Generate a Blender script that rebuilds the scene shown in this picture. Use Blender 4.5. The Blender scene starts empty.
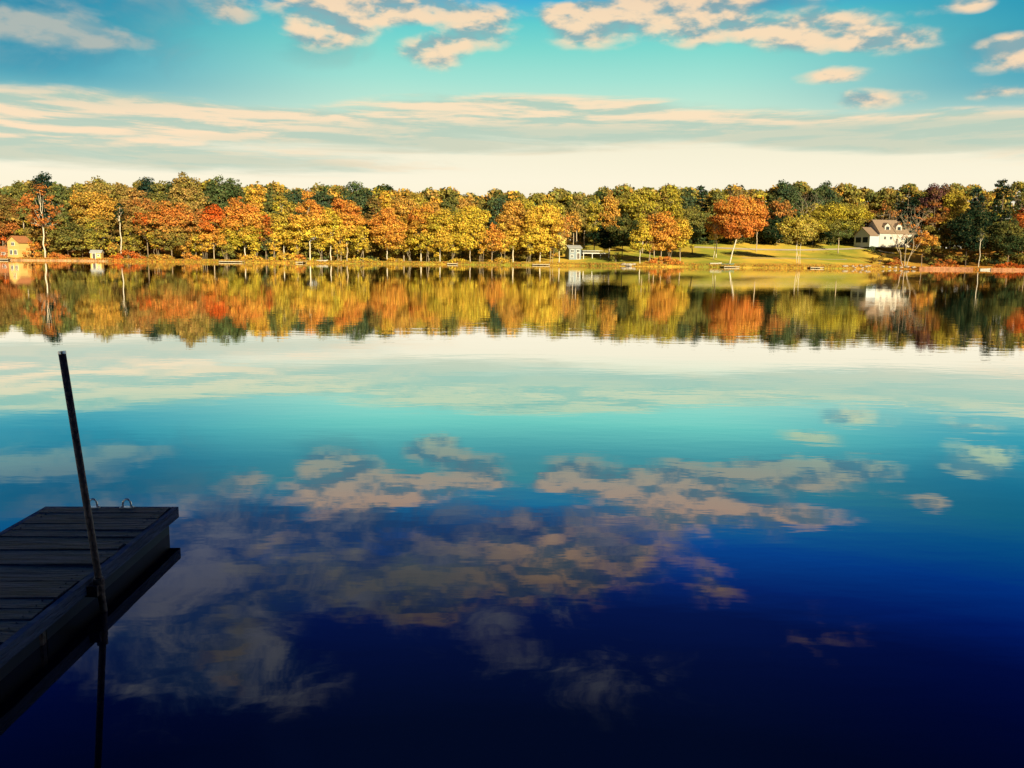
import bpy, math, random
import numpy as np
from mathutils import Vector, Matrix, noise as mnoise

# ------------------------------------------------------------------ camera
scene = bpy.context.scene
CAMH = 2.3
F_PX = 850.0
PITCH = math.radians(8.41)
ROLL = math.radians(0.65)
fw = Vector((0, math.cos(PITCH), -math.sin(PITCH)))
r0 = Vector((1, 0, 0)); u0 = r0.cross(fw)
right = r0 * math.cos(ROLL) + u0 * math.sin(ROLL)
up = -r0 * math.sin(ROLL) + u0 * math.cos(ROLL)
CAMP = Vector((0, 0, CAMH))
cd = bpy.data.cameras.new('camera'); cam = bpy.data.objects.new('camera', cd)
scene.collection.objects.link(cam)
cam.matrix_world = Matrix(((right.x, up.x, -fw.x, 0), (right.y, up.y, -fw.y, 0), (right.z, up.z, -fw.z, CAMH), (0, 0, 0, 1)))
cd.sensor_width = 36; cd.lens = F_PX / 1024 * 36; cd.clip_start = 0.05; cd.clip_end = 9000
scene.camera = cam

def ray(px, py):
    return (fw * F_PX + right * (px - 512) - up * (py - 384)).normalized()
def at(px, py, Y):
    r = ray(px, py); return CAMP + r * (Y / r.y)
def at_z(px, py, z):
    r = ray(px, py); return CAMP + r * ((z - CAMH) / r.z)
def azel(px, py):
    r = ray(px, py)
    return math.degrees(math.atan2(r.x, r.y)), math.degrees(math.asin(r.z))

# ------------------------------------------------------------------ view
scene.view_settings.view_transform = 'Standard'
scene.view_settings.look = 'None'
scene.view_settings.exposure = 0.78
scene.view_settings.gamma = 1.0
scene.cycles.max_bounces = 6
scene.cycles.diffuse_bounces = 2
scene.cycles.glossy_bounces = 3
scene.cycles.transmission_bounces = 3
scene.cycles.caustics_reflective = False
scene.cycles.caustics_refractive = False
scene.cycles.use_denoising = True

# ------------------------------------------------------------------ sun
SUN_EL = math.radians(19); SUN_AZ = math.radians(180 - 25)       # azimuth from +Y, clockwise: behind the camera, to the right
sdir = Vector((math.sin(SUN_AZ) * math.cos(SUN_EL), math.cos(SUN_AZ) * math.cos(SUN_EL), math.sin(SUN_EL)))
sl = bpy.data.lights.new('sun', 'SUN'); sl.energy = 5.0; sl.angle = math.radians(0.5); sl.color = (1.0, 0.87, 0.58)
so = bpy.data.objects.new('sun', sl); scene.collection.objects.link(so)
so.rotation_euler = sdir.to_track_quat('Z', 'Y').to_euler()

# ------------------------------------------------------------------ world: Nishita sky, graded by elevation, with cloud layers
def lin(r, g, b):
    f = lambda c: (c / 255 / 12.92) if c / 255 <= .04045 else ((c / 255 + .055) / 1.055) ** 2.4
    return (f(r), f(g), f(b), 1)
world = bpy.data.worlds.new('World'); scene.world = world; world.use_nodes = True
nt = world.node_tree; nt.nodes.clear(); L = nt.links
def N(t, **k):
    n = nt.nodes.new(t)
    for a, b in k.items(): setattr(n, a, b)
    return n
def put(sock, v):
    if isinstance(v, bpy.types.NodeSocket): L.new(v, sock)
    elif v is not None: sock.default_value = v
def M(op, a, b=None, c=None, clamp=False):
    n = N('ShaderNodeMath', operation=op, use_clamp=clamp)
    put(n.inputs[0], a); put(n.inputs[1], b); put(n.inputs[2], c)
    return n.outputs[0]
def MR(v, a, b, c=0., d=1., mode='SMOOTHSTEP'):
    n = N('ShaderNodeMapRange', interpolation_type=mode)
    for i, x in enumerate((v, a, b, c, d)): put(n.inputs[i], x)
    return n.outputs[0]
def MIX(f, a, b, bt='MIX'):
    n = N('ShaderNodeMix', data_type='RGBA', blend_type=bt)
    put(n.inputs[0], f); put(n.inputs[6], a); put(n.inputs[7], b)
    return n.outputs[2]
tc = N('ShaderNodeTexCoord')
sep = N('ShaderNodeSeparateXYZ'); L.new(tc.outputs['Generated'], sep.inputs[0])
az = M('MULTIPLY', M('ARCTAN2', sep.outputs[0], sep.outputs[1]), 180 / math.pi)
el = M('MULTIPLY', M('ARCSINE', sep.outputs[2]), 180 / math.pi)
comb = N('ShaderNodeCombineXYZ'); L.new(az, comb.inputs[0]); L.new(el, comb.inputs[1])
P = comb.outputs[0]
def noise(scale_x, scale_y, off, detail=5, rough=.55, dist=0.):
    m = N('ShaderNodeVectorMath', operation='MULTIPLY_ADD')
    put(m.inputs[0], P); m.inputs[1].default_value = (scale_x, scale_y, 1); m.inputs[2].default_value = off
    n = N('ShaderNodeTexNoise', noise_dimensions='3D')
    n.inputs['Scale'].default_value = 1; n.inputs['Detail'].default_value = detail
    n.inputs['Roughness'].default_value = rough; n.inputs['Distortion'].default_value = dist
    L.new(m.outputs[0], n.inputs['Vector'])
    return n.outputs['Fac']
sky = N('ShaderNodeTexSky', sky_type='NISHITA', sun_disc=False)
sky.sun_elevation = SUN_EL; sky.sun_rotation = SUN_AZ
# clear-sky grade by elevation (degrees / 90)
ramp = N('ShaderNodeValToRGB'); cr = ramp.color_ramp
L.new(M('DIVIDE', el, 40.0, clamp=True), ramp.inputs[0])
stops = [(0.0, lin(255, 240, 206)), (5, lin(255, 246, 220)), (7.5, lin(246, 240, 212)), (9.3, lin(200, 234, 212)),
         (11.2, lin(164, 228, 212)),
         (13, lin(130, 219, 207)), (14.6, lin(96, 206, 206)), (16.4, (.02, .38, .70, 1)), (18.6, (.0, .17, .74, 1)), (21, (0, .065, .50, 1)),
         (23, (0, .024, .24, 1)), (26, (0, .016, .16, 1)), (30, (0, .016, .105, 1)), (40, (.002, .02, .09, 1))]
while len(cr.elements) < len(stops): cr.elements.new(.5)
for e, (p, c) in zip(cr.elements, stops): e.position = p / 40; e.color = c
skyn = MIX(1.0, sky.outputs[0], (.10, .10, .10, 1), 'MULTIPLY')
base = MIX(0.04, ramp.outputs[0], skyn)
# deeper, bluer to both sides of the view, a vignette put into the sky colour
side = MR(M('ABSOLUTE', M('ADD', az, -2.0)), 9, 32, 0, 1)
side = M('MULTIPLY', side, MR(el, 6.5, 10.5, 0, 1))
base = MIX(side, base, MIX(1.0, base, (.14, .48, .76, 1), 'MULTIPLY'))

def blobs(items, start=None):
    acc = None
    for (x, y, rx, ry, s, refl) in items:
        if refl:   # seen mirrored in the water: reflect the ray
            r = ray(x, y); a, e = math.degrees(math.atan2(r.x, r.y)), -math.degrees(math.asin(r.z))
        else:
            a, e = azel(x, y)
        ra, re = rx / 14.3, ry / 14.3
        v = N('ShaderNodeVectorMath', operation='MULTIPLY_ADD')
        put(v.inputs[0], P); v.inputs[1].default_value = (1 / ra, 1 / re, 0); v.inputs[2].default_value = (-a / ra, -e / re, 0)
        l = N('ShaderNodeVectorMath', operation='LENGTH'); L.new(v.outputs[0], l.inputs[0])
        w = M('SUBTRACT', 1.0, l.outputs['Value'], clamp=True)
        acc = M('MULTIPLY_ADD', w, s, acc if acc is not None else 0.0)
    return acc
puffs = [(20, 24, 90, 16, .95, 0), (95, 38, 55, 9, .8, 0), (325, 33, 52, 20, 1.5, 0), (432, 53, 42, 20, 1.4, 0), (390, 4, 70, 20, 1.2, 0), (478, 17, 55, 18, 1.2, 0),
         (595, 27, 62, 24, 1.4, 0), (705, 22, 66, 26, 1.4, 0), (815, 31, 74, 23, 1.5, 0), (896, 41, 48, 16, 1.2, 0),
         (650, 6, 70, 16, 1.1, 0), (870, 99, 52, 12, 1.0, 0), (830, 75, 45, 10, 1.0, 0), (1012, 46, 34, 13, 1.2, 0), (1005, 92, 40, 10, .9, 0), (975, 2, 20, 10, 1.0, 0),
         (240, 480, 34, 16, 1.0, 1), (350, 492, 120, 30, 1.2, 1), (475, 462, 50, 14, 1.0, 1), (560, 486, 45, 14, 1.2, 1),
         (690, 512, 130, 20, 1.2, 1), (800, 515, 70, 14, .9, 1), (980, 452, 50, 12, 1.0, 1), (905, 500, 50, 12, .6, 1),
         (420, 580, 130, 60, .9, 1), (560, 560, 120, 55, .9, 1), (680, 560, 60, 40, .5, 1), (280, 560, 90, 45, .6, 1), (235, 640, 60, 60, .6, 1), (60, 462, 120, 28, .7, 1), (120, 520, 130, 40, .6, 1),
         (720, 590, 40, 30, .5, 1), (820, 640, 80, 40, .3, 1)]
bands = [(120, 104, 180, 14, 1.1, 0), (60, 116, 200, 18, .9, 0), (250, 124, 260, 18, .9, 0), (520, 107, 180, 14, 1.2, 0), (560, 123, 300, 20, 1.1, 0), (720, 130, 180, 18, 1.0, 0),
         (930, 131, 190, 20, 1.3, 0), (130, 154, 330, 18, 1.0, 0), (420, 143, 260, 12, .8, 0), (-150, 120, 260, 25, .9, 0), (1180, 128, 260, 26, .9, 0)]
n1 = noise(.40, .88, (3.1, 7.7, 1.3), 6, .52, .15)
n1b = noise(.40, .88, (3.1, 7.7 + .5, 1.3), 4, .55, .15)
n2 = noise(.13, 1.25, (11.0, 2.0, 4.0), 6, .62, .4)
n2b = noise(.13, 1.25, (11.0, 2.0 + .5, 4.0), 6, .62, .4)
fp = blobs(puffs)
dp = M('MULTIPLY', MR(M('MULTIPLY_ADD', n1, 1.7, M('MULTIPLY_ADD', M('MINIMUM', fp, .85), 1.25, -1.08)), -.05, .90), MR(fp, .02, .30))
fb = blobs(bands)
db = M('MULTIPLY', MR(M('MULTIPLY_ADD', n2, 1.6, M('MULTIPLY_ADD', M('MINIMUM', fb, .9), 1.0, -.70)), .05, .85), MR(fb, .0, .2))
# lit tops, grey undersides
sp_ = MR(M('SUBTRACT', n1, n1b), -.14, .10)
sb_ = MR(M('SUBTRACT', n2, n2b), -.12, .10)
greyf = blobs([(140, 158, 300, 14, 1.0, 0), (420, 148, 240, 10, .9, 0), (20, 38, 140, 18, 1.3, 0), (930, 138, 200, 20, 1.6, 0), (560, 136, 300, 16, .9, 0), (80, 160, 260, 12, .9, 0), (400, 570, 150, 60, .9, 1), (90, 470, 190, 70, 1.4, 1), (260, 600, 160, 90, 1.0, 1)])
greyf = M('MULTIPLY', greyf, 1.6, clamp=True)
gv = M('MULTIPLY_ADD', greyf, -.75, 1.0)
cp = MIX(M('MULTIPLY', sp_, gv), lin(140, 172, 178), lin(255, 222, 184))
hi = MR(el, 14, 25, 0, 1)
cp = MIX(hi, cp, MIX(1.0, MIX(sp_, (.16, .26, .42, 1), cp), (.40, .39, .36, 1), 'MULTIPLY'))
cb = MIX(M('MULTIPLY', sb_, gv), lin(182, 205, 188), lin(255, 226, 190))
c1 = MIX(M('MULTIPLY', db, .88), base, cb)
# dim slate cloud sheets higher up (seen only mirrored in the water)
n3 = noise(.16, .30, (5.0, 1.0, 9.0), 7, .62, .6)
fs = blobs([(60, 462, 170, 50, 1.4, 1), (250, 545, 190, 80, 1.3, 1), (160, 610, 190, 80, 1.1, 1), (450, 560, 170, 75, 1.3, 1), (590, 560, 130, 60, 1.2, 1), (330, 450, 60, 22, 1.0, 1), (700, 500, 160, 40, .8, 1), (240, 680, 150, 50, .8, 1), (960, 470, 90, 30, .7, 1), (560, 670, 200, 60, .4, 1)])
ds = M('MULTIPLY', MR(M('MULTIPLY_ADD', n3, 1.8, M('MULTIPLY_ADD', M('MINIMUM', fs, .9), 1.0, -1.0)), .05, .8), MR(fs, .0, .3))
slate = MIX(MR(n3, .42, .66), (.035, .10, .24, 1), (.26, .30, .33, 1))
c1 = MIX(M('MULTIPLY', ds, MR(el, 13.0, 17.0, .22, .85)), c1, slate)
c2 = MIX(M('MULTIPLY', dp, .92), c1, cp)
low = MR(el, -1, -0.2, 0, 1)
bg = N('ShaderNodeBackground'); L.new(c2, bg.inputs[0]); bg.inputs[1].default_value = 0.585
wo = N('ShaderNodeOutputWorld'); L.new(bg.outputs[0], wo.inputs[0])
world.cycles.sampling_method = 'MANUAL'; world.cycles.sample_map_resolution = 512

# ------------------------------------------------------------------ materials
def mat(name, col, rough=.8, bump=0, bscale=8, var=0.25, vscale=3., metal=0, stretch=(1, 1, 1), spec=.3, col2=None):
    m = bpy.data.materials.new(name); m.use_nodes = True
    t = m.node_tree; b = t.nodes['Principled BSDF']
    b.inputs['Roughness'].default_value = rough; b.inputs['Metallic'].default_value = metal
    b.inputs['Specular IOR Level'].default_value = spec
    g = t.nodes.new('ShaderNodeTexCoord'); mp = t.nodes.new('ShaderNodeMapping'); mp.inputs['Scale'].default_value = stretch
    t.links.new(g.outputs['Object'], mp.inputs[0])
    n = t.nodes.new('ShaderNodeTexNoise'); n.inputs['Scale'].default_value = vscale; n.inputs['Detail'].default_value = 5
    t.links.new(mp.outputs[0], n.inputs[0])
    r = t.nodes.new('ShaderNodeValToRGB')
    c = Vector(col[:3]); c2 = Vector(col2) if col2 else c * (1 + var)
    r.color_ramp.elements[0].position = .32; r.color_ramp.elements[1].position = .68
    r.color_ramp.elements[0].color = (*(c * (1 - var)), 1); r.color_ramp.elements[1].color = (*c2, 1)
    t.links.new(n.outputs['Fac'], r.inputs[0]); t.links.new(r.outputs[0], b.inputs['Base Color'])
    if bump:
        n2 = t.nodes.new('ShaderNodeTexNoise'); n2.inputs['Scale'].default_value = bscale; n2.inputs['Detail'].default_value = 4
        t.links.new(mp.outputs[0], n2.inputs[0])
        bp = t.nodes.new('ShaderNodeBump'); bp.inputs['Strength'].default_value = bump; bp.inputs['Distance'].default_value = .05
        t.links.new(n2.outputs['Fac'], bp.inputs['Height']); t.links.new(bp.outputs[0], b.inputs['Normal'])
    return m
m_bark = {
    'pale': mat('bark_pale', (.42, .33, .22), .85, .5, 3, .3),
    'white': mat('bark_white', (.62, .54, .40), .85, .5, 3, .25),
    'mid': mat('bark_brown', (.26, .19, .12), .9, .5, 3, .3),
    'dark': mat('bark_dark', (.09, .065, .045), .9, .5, 3, .3)}
def leaf_material():
    m = bpy.data.materials.new('foliage'); m.use_nodes = True; t = m.node_tree; t.nodes.clear()
    a = t.nodes.new('ShaderNodeAttribute'); a.attribute_name = 'leaf_colour'
    d = t.nodes.new('ShaderNodeBsdfDiffuse'); tr = t.nodes.new('ShaderNodeBsdfTranslucent'); mx = t.nodes.new('ShaderNodeMixShader')
    mx.inputs[0].default_value = .30
    o = t.nodes.new('ShaderNodeOutputMaterial')
    t.links.new(a.outputs['Color'], d.inputs[0]); t.links.new(a.outputs['Color'], tr.inputs[0])
    t.links.new(d.outputs[0], mx.inputs[1]); t.links.new(tr.outputs[0], mx.inputs[2]); t.links.new(mx.outputs[0], o.inputs[0])
    return m
m_leaf = leaf_material()

def water_material():
    m = bpy.data.materials.new('lake_water'); m.use_nodes = True; t = m.node_tree; t.nodes.clear(); l = t.links
    geo = t.nodes.new('ShaderNodeNewGeometry')
    def wn(scale, stretch, detail=3, rough=.5, rot=0.):
        mp = t.nodes.new('ShaderNodeMapping'); mp.inputs['Scale'].default_value = stretch; mp.inputs['Rotation'].default_value = (0, 0, rot)
        l.new(geo.outputs['Position'], mp.inputs[0])
        n = t.nodes.new('ShaderNodeTexNoise'); n.inputs['Scale'].default_value = scale; n.inputs['Detail'].default_value = detail
        n.inputs['Roughness'].default_value = rough
        l.new(mp.outputs[0], n.inputs[0]); return n.outputs['Fac']
    # heights in metres
    hts = [(wn(1.0, (.07, .16, 1), 2, .4, .25), .007), (wn(1.0, (.6, 1.6, 1), 2, .45, .1), .0022), (wn(1.0, (2.2, 5.0, 1), 2, .5, -.12), .0008)]
    # a light breeze patch roughens the water far off to the right
    patch = wn(1.0, (.012, .03, 1), 2, .5)
    acc = None
    for s, a in hts:
        k = t.nodes.new('ShaderNodeMath'); k.operation = 'MULTIPLY_ADD'; l.new(s, k.inputs[0]); k.inputs[1].default_value = a
        if acc is not None: l.new(acc, k.inputs[2])
        else: k.inputs[2].default_value = 0
        acc = k.outputs[0]
    mr = t.nodes.new('ShaderNodeMapRange'); l.new(patch, mr.inputs[0])
    mr.inputs[1].default_value = .40; mr.inputs[2].default_value = .70; mr.inputs[3].default_value = .45; mr.inputs[4].default_value = 1.7
    bp = t.nodes.new('ShaderNodeBump'); bp.inputs['Distance'].default_value = 1.0
    bp.inputs['Strength'].default_value = 1.0
    k = t.nodes.new('ShaderNodeMath'); k.operation = 'MULTIPLY'; l.new(acc, k.inputs[0]); l.new(mr.outputs[0], k.inputs[1])
    l.new(k.outputs[0], bp.inputs['Height'])
    gl = t.nodes.new('ShaderNodeBsdfGlossy'); gl.inputs['Roughness'].default_value = .0; gl.inputs['Color'].default_value = (.95, .98, 1, 1)
    df = t.nodes.new('ShaderNodeBsdfDiffuse'); df.inputs['Color'].default_value = (.0004, .002, .012, 1)
    # reflectance against the sine of the grazing angle
    dt = t.nodes.new('ShaderNodeVectorMath'); dt.operation = 'DOT_PRODUCT'; l.new(geo.outputs['Incoming'], dt.inputs[0]); l.new(bp.outputs[0], dt.inputs[1])
    fr = t.nodes.new('ShaderNodeValToRGB'); l.new(dt.outputs['Value'], fr.inputs[0]); fe = fr.color_ramp.elements
    rs = [(0, 1), (.06, 1), (.12, .97), (.18, .84), (.24, .53), (.30, .40), (.36, .28), (.5, .14), (.75, .06), (1, .03)]
    while len(fe) < len(rs): fe.new(.5)
    for e_, (p_, v_) in zip(fe, rs): e_.position = p_; e_.color = (v_, v_, v_, 1)
    l.new(bp.outputs[0], gl.inputs['Normal'])
    tn = t.nodes.new('ShaderNodeValToRGB'); l.new(dt.outputs['Value'], tn.inputs[0]); te = tn.color_ramp.elements
    te[0].position = .12; te[0].color = (1, 1, 1, 1); te[1].position = .19; te[1].color = (.52, .97, 1, 1)
    te[0].position = .11; te.new(.15).color = (.70, .99, 1, 1); te.new(.225).color = (.42, .72, .92, 1); te.new(.28).color = (.90, .85, .95, 1)
    l.new(tn.outputs[0], gl.inputs['Color'])
    mx = t.nodes.new('ShaderNodeMixShader'); l.new(fr.outputs[0], mx.inputs[0]); l.new(df.outputs[0], mx.inputs[1]); l.new(gl.outputs[0], mx.inputs[2])
    o = t.nodes.new('ShaderNodeOutputMaterial'); l.new(mx.outputs[0], o.inputs[0])
    return m

# ------------------------------------------------------------------ helpers
col = scene.collection
def tag(o, label=None, cat=None, group=None, kind=None):
    if label: o['label'] = label
    if cat: o['category'] = cat
    if group: o['group'] = group
    if kind: o['kind'] = kind
    return o
def empty(name, loc, rz=0.):
    o = bpy.data.objects.new(name, None); col.objects.link(o); o.location = loc; o.rotation_euler = (0, 0, rz); o.empty_display_size = .5
    return o
def mesh_obj(name, verts, faces, m, parent=None, smooth=False):
    me = bpy.data.meshes.new(name); me.from_pydata([tuple(v) for v in verts], [], faces); me.materials.append(m)
    if smooth: me.polygons.foreach_set('use_smooth', [True] * len(me.polygons))
    me.update()
    o = bpy.data.objects.new(name, me); col.objects.link(o)
    if parent: o.parent = parent
    return o
class MB:
    def __init__(s): s.v = []; s.f = []
    def box(s, c, d, rz=0., tilt=0.):
        cx, cy, cz = c; a, b, h = d[0] / 2, d[1] / 2, d[2] / 2; n = len(s.v)
        R = Matrix.Rotation(rz, 3, 'Z') @ Matrix.Rotation(tilt, 3, 'X')
        for x, y, z in ((-a, -b, -h), (a, -b, -h), (a, b, -h), (-a, b, -h), (-a, -b, h), (a, -b, h), (a, b, h), (-a, b, h)):
            s.v.append(R @ Vector((x, y, z)) + Vector(c))
        s.f += [tuple(n + i for i in q) for q in ((0, 3, 2, 1), (4, 5, 6, 7), (0, 1, 5, 4), (1, 2, 6, 5), (2, 3, 7, 6), (3, 0, 4, 7))]
        return s
    def poly(s, pts, faces):
        n = len(s.v); s.v += [Vector(p) for p in pts]; s.f += [tuple(n + i for i in q) for q in faces]; return s
    def tube(s, pts, rads, seg=7, cap=True):
        pts = [Vector(p) for p in pts]; n0 = len(s.v)
        for i, p in enumerate(pts):
            d = (pts[min(i + 1, len(pts) - 1)] - pts[max(i - 1, 0)]).normalized()
            a = d.orthogonal().normalized() if abs(d.z) < .9 else Vector((1, 0, 0)); a = (a - d * a.dot(d)).normalized(); b = d.cross(a)
            for k in range(seg):
                t = 2 * math.pi * k / seg; s.v.append(p + (a * math.cos(t) + b * math.sin(t)) * rads[i])
        for i in range(len(pts) - 1):
            for k in range(seg):
                q = n0 + i * seg; s.f.append((q + k, q + (k + 1) % seg, q + seg + (k + 1) % seg, q + seg + k))
        if cap:
            s.f.append(tuple(n0 + (len(pts) - 1) * seg + k for k in range(seg))); s.f.append(tuple(n0 + seg - 1 - k for k in range(seg)))
        return s
    def build(s, name, m, parent=None, smooth=False): return mesh_obj(name, s.v, s.f, m, parent, smooth)

# ------------------------------------------------------------------ terrain
def interp(x, tab):
    return float(np.interp(x, [a for a, b in tab], [b for a, b in tab]))
SH = [(-250, 255), (0, 262), (120, 265), (250, 272), (400, 284), (520, 292), (575, 300), (640, 294), (690, 297), (760, 298), (820, 300), (880, 318), (915, 312), (1024, 318), (1300, 322)]
def px_of(X, Y): return 512 + X / Y * F_PX
SHX = [((p - 512) / F_PX * y * 1.0, y) for p, y in SH]
def shore(X):
    y = interp(X, SHX) + 1.6 * math.sin(X * .13) + 1.0 * math.sin(X * .31 + 1)
    if abs(X) > 260: y -= min(230, (abs(X) - 260) * .75)
    return y
S1 = [(0, .03), (400, .03), (520, .05), (560, .09), (640, .09), (690, .135), (860, .15), (890, .10), (930, .05), (1100, .04)]
def ground(X, Y):
    s = shore(X)
    if Y < 12:   # near bank
        if Y > 2.4: return -2.5 * min(1, (Y - 2.4) / 4) - .25
        if Y < .4: return .65 + min(6, (.4 - Y) * .05)
        return .65 - (Y - .4) / 2.0 * .9
    t = Y - s
    if t < 0: return max(-2.5, -.15 + t * .25)
    px = px_of(X, Y)
    s1 = interp(px, S1)
    z = .45 * min(1, t / 1.2) - .15 * max(0, 1 - t / 1.2)
    z += s1 * min(t, 22)
    s2 = max(s1, .12)
    if t > 22: z += s2 * (min(t, 85) - 22) * min(1, .4 + (t - 22) / 60)
    if t > 85: z += min(5, (t - 85) * .01)
    z += .25 * mnoise.noise(Vector((X * .04, Y * .06, 0))) * min(1, t / 10)
    return z
xs = sorted(set([-5000, -3500, -2500, -1600, -1100, -800, -600, -500, -420, -360, 420, 500, 600, 800, 1100, 1600, 2500, 3500, 5000] + list(np.arange(-310, 390, 3.0))))
ys = [-400, -200, -100, -50, -25, -12, -6, -3, -1, 0, .4, .9, 1.4, 1.9, 2.4, 4, 8, 30, 80, 150, 200, 230, 245] + list(np.arange(250, 345, 1.6)) + list(np.arange(345, 420, 4.0)) + [430, 450, 480, 520, 600, 750, 1000, 1500, 2200, 3200, 4500, 6500]
tv = [(x, y, ground(x, y)) for y in ys for x in xs]; nx = len(xs)
tf = [(j * nx + i, j * nx + i + 1, (j + 1) * nx + i + 1, (j + 1) * nx + i) for j in range(len(ys) - 1) for i in range(nx - 1)]
def ground_material():
    m = bpy.data.materials.new('grass_and_fallen_leaves'); m.use_nodes = True; t = m.node_tree; b = t.nodes['Principled BSDF']; l = t.links
    b.inputs['Roughness'].default_value = .95; b.inputs['Specular IOR Level'].default_value = .1
    g = t.nodes.new('ShaderNodeNewGeometry')
    def nz(s, d=4):
        n = t.nodes.new('ShaderNodeTexNoise'); n.inputs['Scale'].default_value = s; n.inputs['Detail'].default_value = d; l.new(g.outputs['Position'], n.inputs[0]); return n
    r = t.nodes.new('ShaderNodeValToRGB'); l.new(nz(.05, 6).outputs['Fac'], r.inputs[0])
    e = r.color_ramp.elements; e[0].position = .42; e[0].color = (.36, .36, .045, 1); e[1].position = .60; e[1].color = (.80, .52, .07, 1)
    # leaf litter
    at_ = t.nodes.new('ShaderNodeAttribute'); at_.attribute_name = 'litter'
    n2 = nz(1.2, 5); m1 = t.nodes.new('ShaderNodeMath'); m1.operation = 'ADD'; l.new(n2.outputs['Fac'], m1.inputs[0]); l.new(at_.outputs['Fac'], m1.inputs[1])
    mr = t.nodes.new('ShaderNodeMapRange'); l.new(m1.outputs[0], mr.inputs[0]); mr.inputs[1].default_value = .65; mr.inputs[2].default_value = 1.1
    mx = t.nodes.new('ShaderNodeMix'); mx.data_type = 'RGBA'; l.new(mr.outputs[0], mx.inputs[0]); l.new(r.outputs[0], mx.inputs[6]); mx.inputs[7].default_value = (.62, .22, .035, 1)
    n3 = nz(.7, 3); mm = t.nodes.new('ShaderNodeMix'); mm.data_type = 'RGBA'; mm.blend_type = 'MULTIPLY'; mm.inputs[0].default_value = .5
    l.new(mx.outputs[2], mm.inputs[6]); l.new(n3.outputs['Color'], mm.inputs[7])
    l.new(mx.outputs[2], b.inputs['Base Color'])
    bp = t.nodes.new('ShaderNodeBump'); bp.inputs['Distance'].default_value = .15; bp.inputs['Strength'].default_value = .6
    l.new(nz(3, 3).outputs['Fac'], bp.inputs['Height']); l.new(bp.outputs[0], b.inputs['Normal'])
    return m
terr = mesh_obj('ground', tv, tf, ground_material(), None, True); tag(terr, 'grassy shore and lawn strewn with orange leaves', 'ground', kind='structure')
LT = [(-300, .45), (0, .45), (170, .40), (210, .05), (520, -.1), (640, .0), (700, -.1), (760, .1), (830, .05), (890, .25), (930, .5), (1300, .5)]
la = terr.data.attributes.new('litter', 'FLOAT', 'POINT')
vals = []
for x, y, z in tv:
    if y < 100: vals.append(.2); continue
    t = y - shore(x); v = interp(px_of(x, y), LT) + (.25 if 0 < t < 9 else 0)
    if px_of(x, y) < 620 and t > 25: v += .25
    vals.append(v)
la.data.foreach_set('value', vals)
wv = [(-5000, 1.0, 0), (5000, 1.0, 0), (5000, 420, 0), (-5000, 420, 0)]
# water sheet, cut off inside the far bank
wxs = [x for x in xs if -1600 <= x <= 1600]
wv = []; wf = []
for i, x in enumerate(wxs):
    wv += [(x, .9, 0), (x, max(30, shore(x) + 1.0), 0)]
for i in range(len(wxs) - 1): wf.append((2 * i, 2 * i + 2, 2 * i + 3, 2 * i + 1))
water = mesh_obj('lake_water', wv, wf, water_material()); tag(water, 'calm lake mirroring trees and clouds', 'lake', kind='structure')

def strip(name, pts, width, m, lift=.03):
    v = []; f = []
    for i, (x, y) in enumerate(pts):
        v += [(x, y - width / 2, ground(x, y - width / 2) + lift), (x, y + width / 2, ground(x, y + width / 2) + lift)]
    for i in range(len(pts) - 1): f.append((2 * i, 2 * i + 2, 2 * i + 3, 2 * i + 1))
    return mesh_obj(name, v, f, m)
m_path = mat('gravel', (.55, .46, .32), .95, .3, 5, .2)
def pxX(px, Y): return (at(px, 384 - (384 - 258), Y)).x
def pos(px, t):
    Y = 290.0
    for _ in range(4): X = pxX(px, Y); Y = shore(X) + t
    return X, Y
pp = [pos(p, 52 + 3 * math.sin(p * .03)) for p in range(690, 900, 6)]
tag(strip('path', pp, 3.2, m_path, .10), 'pale gravel lane along the top of the lawn', 'lane', kind='structure')
pp = [pos(p, 21 - .02 * (p - 740)) for p in range(742, 850, 5)]
tag(strip('path', pp, 1.0, m_path, .08), 'narrow pale footpath across the lawn', 'footpath', kind='structure')

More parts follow.
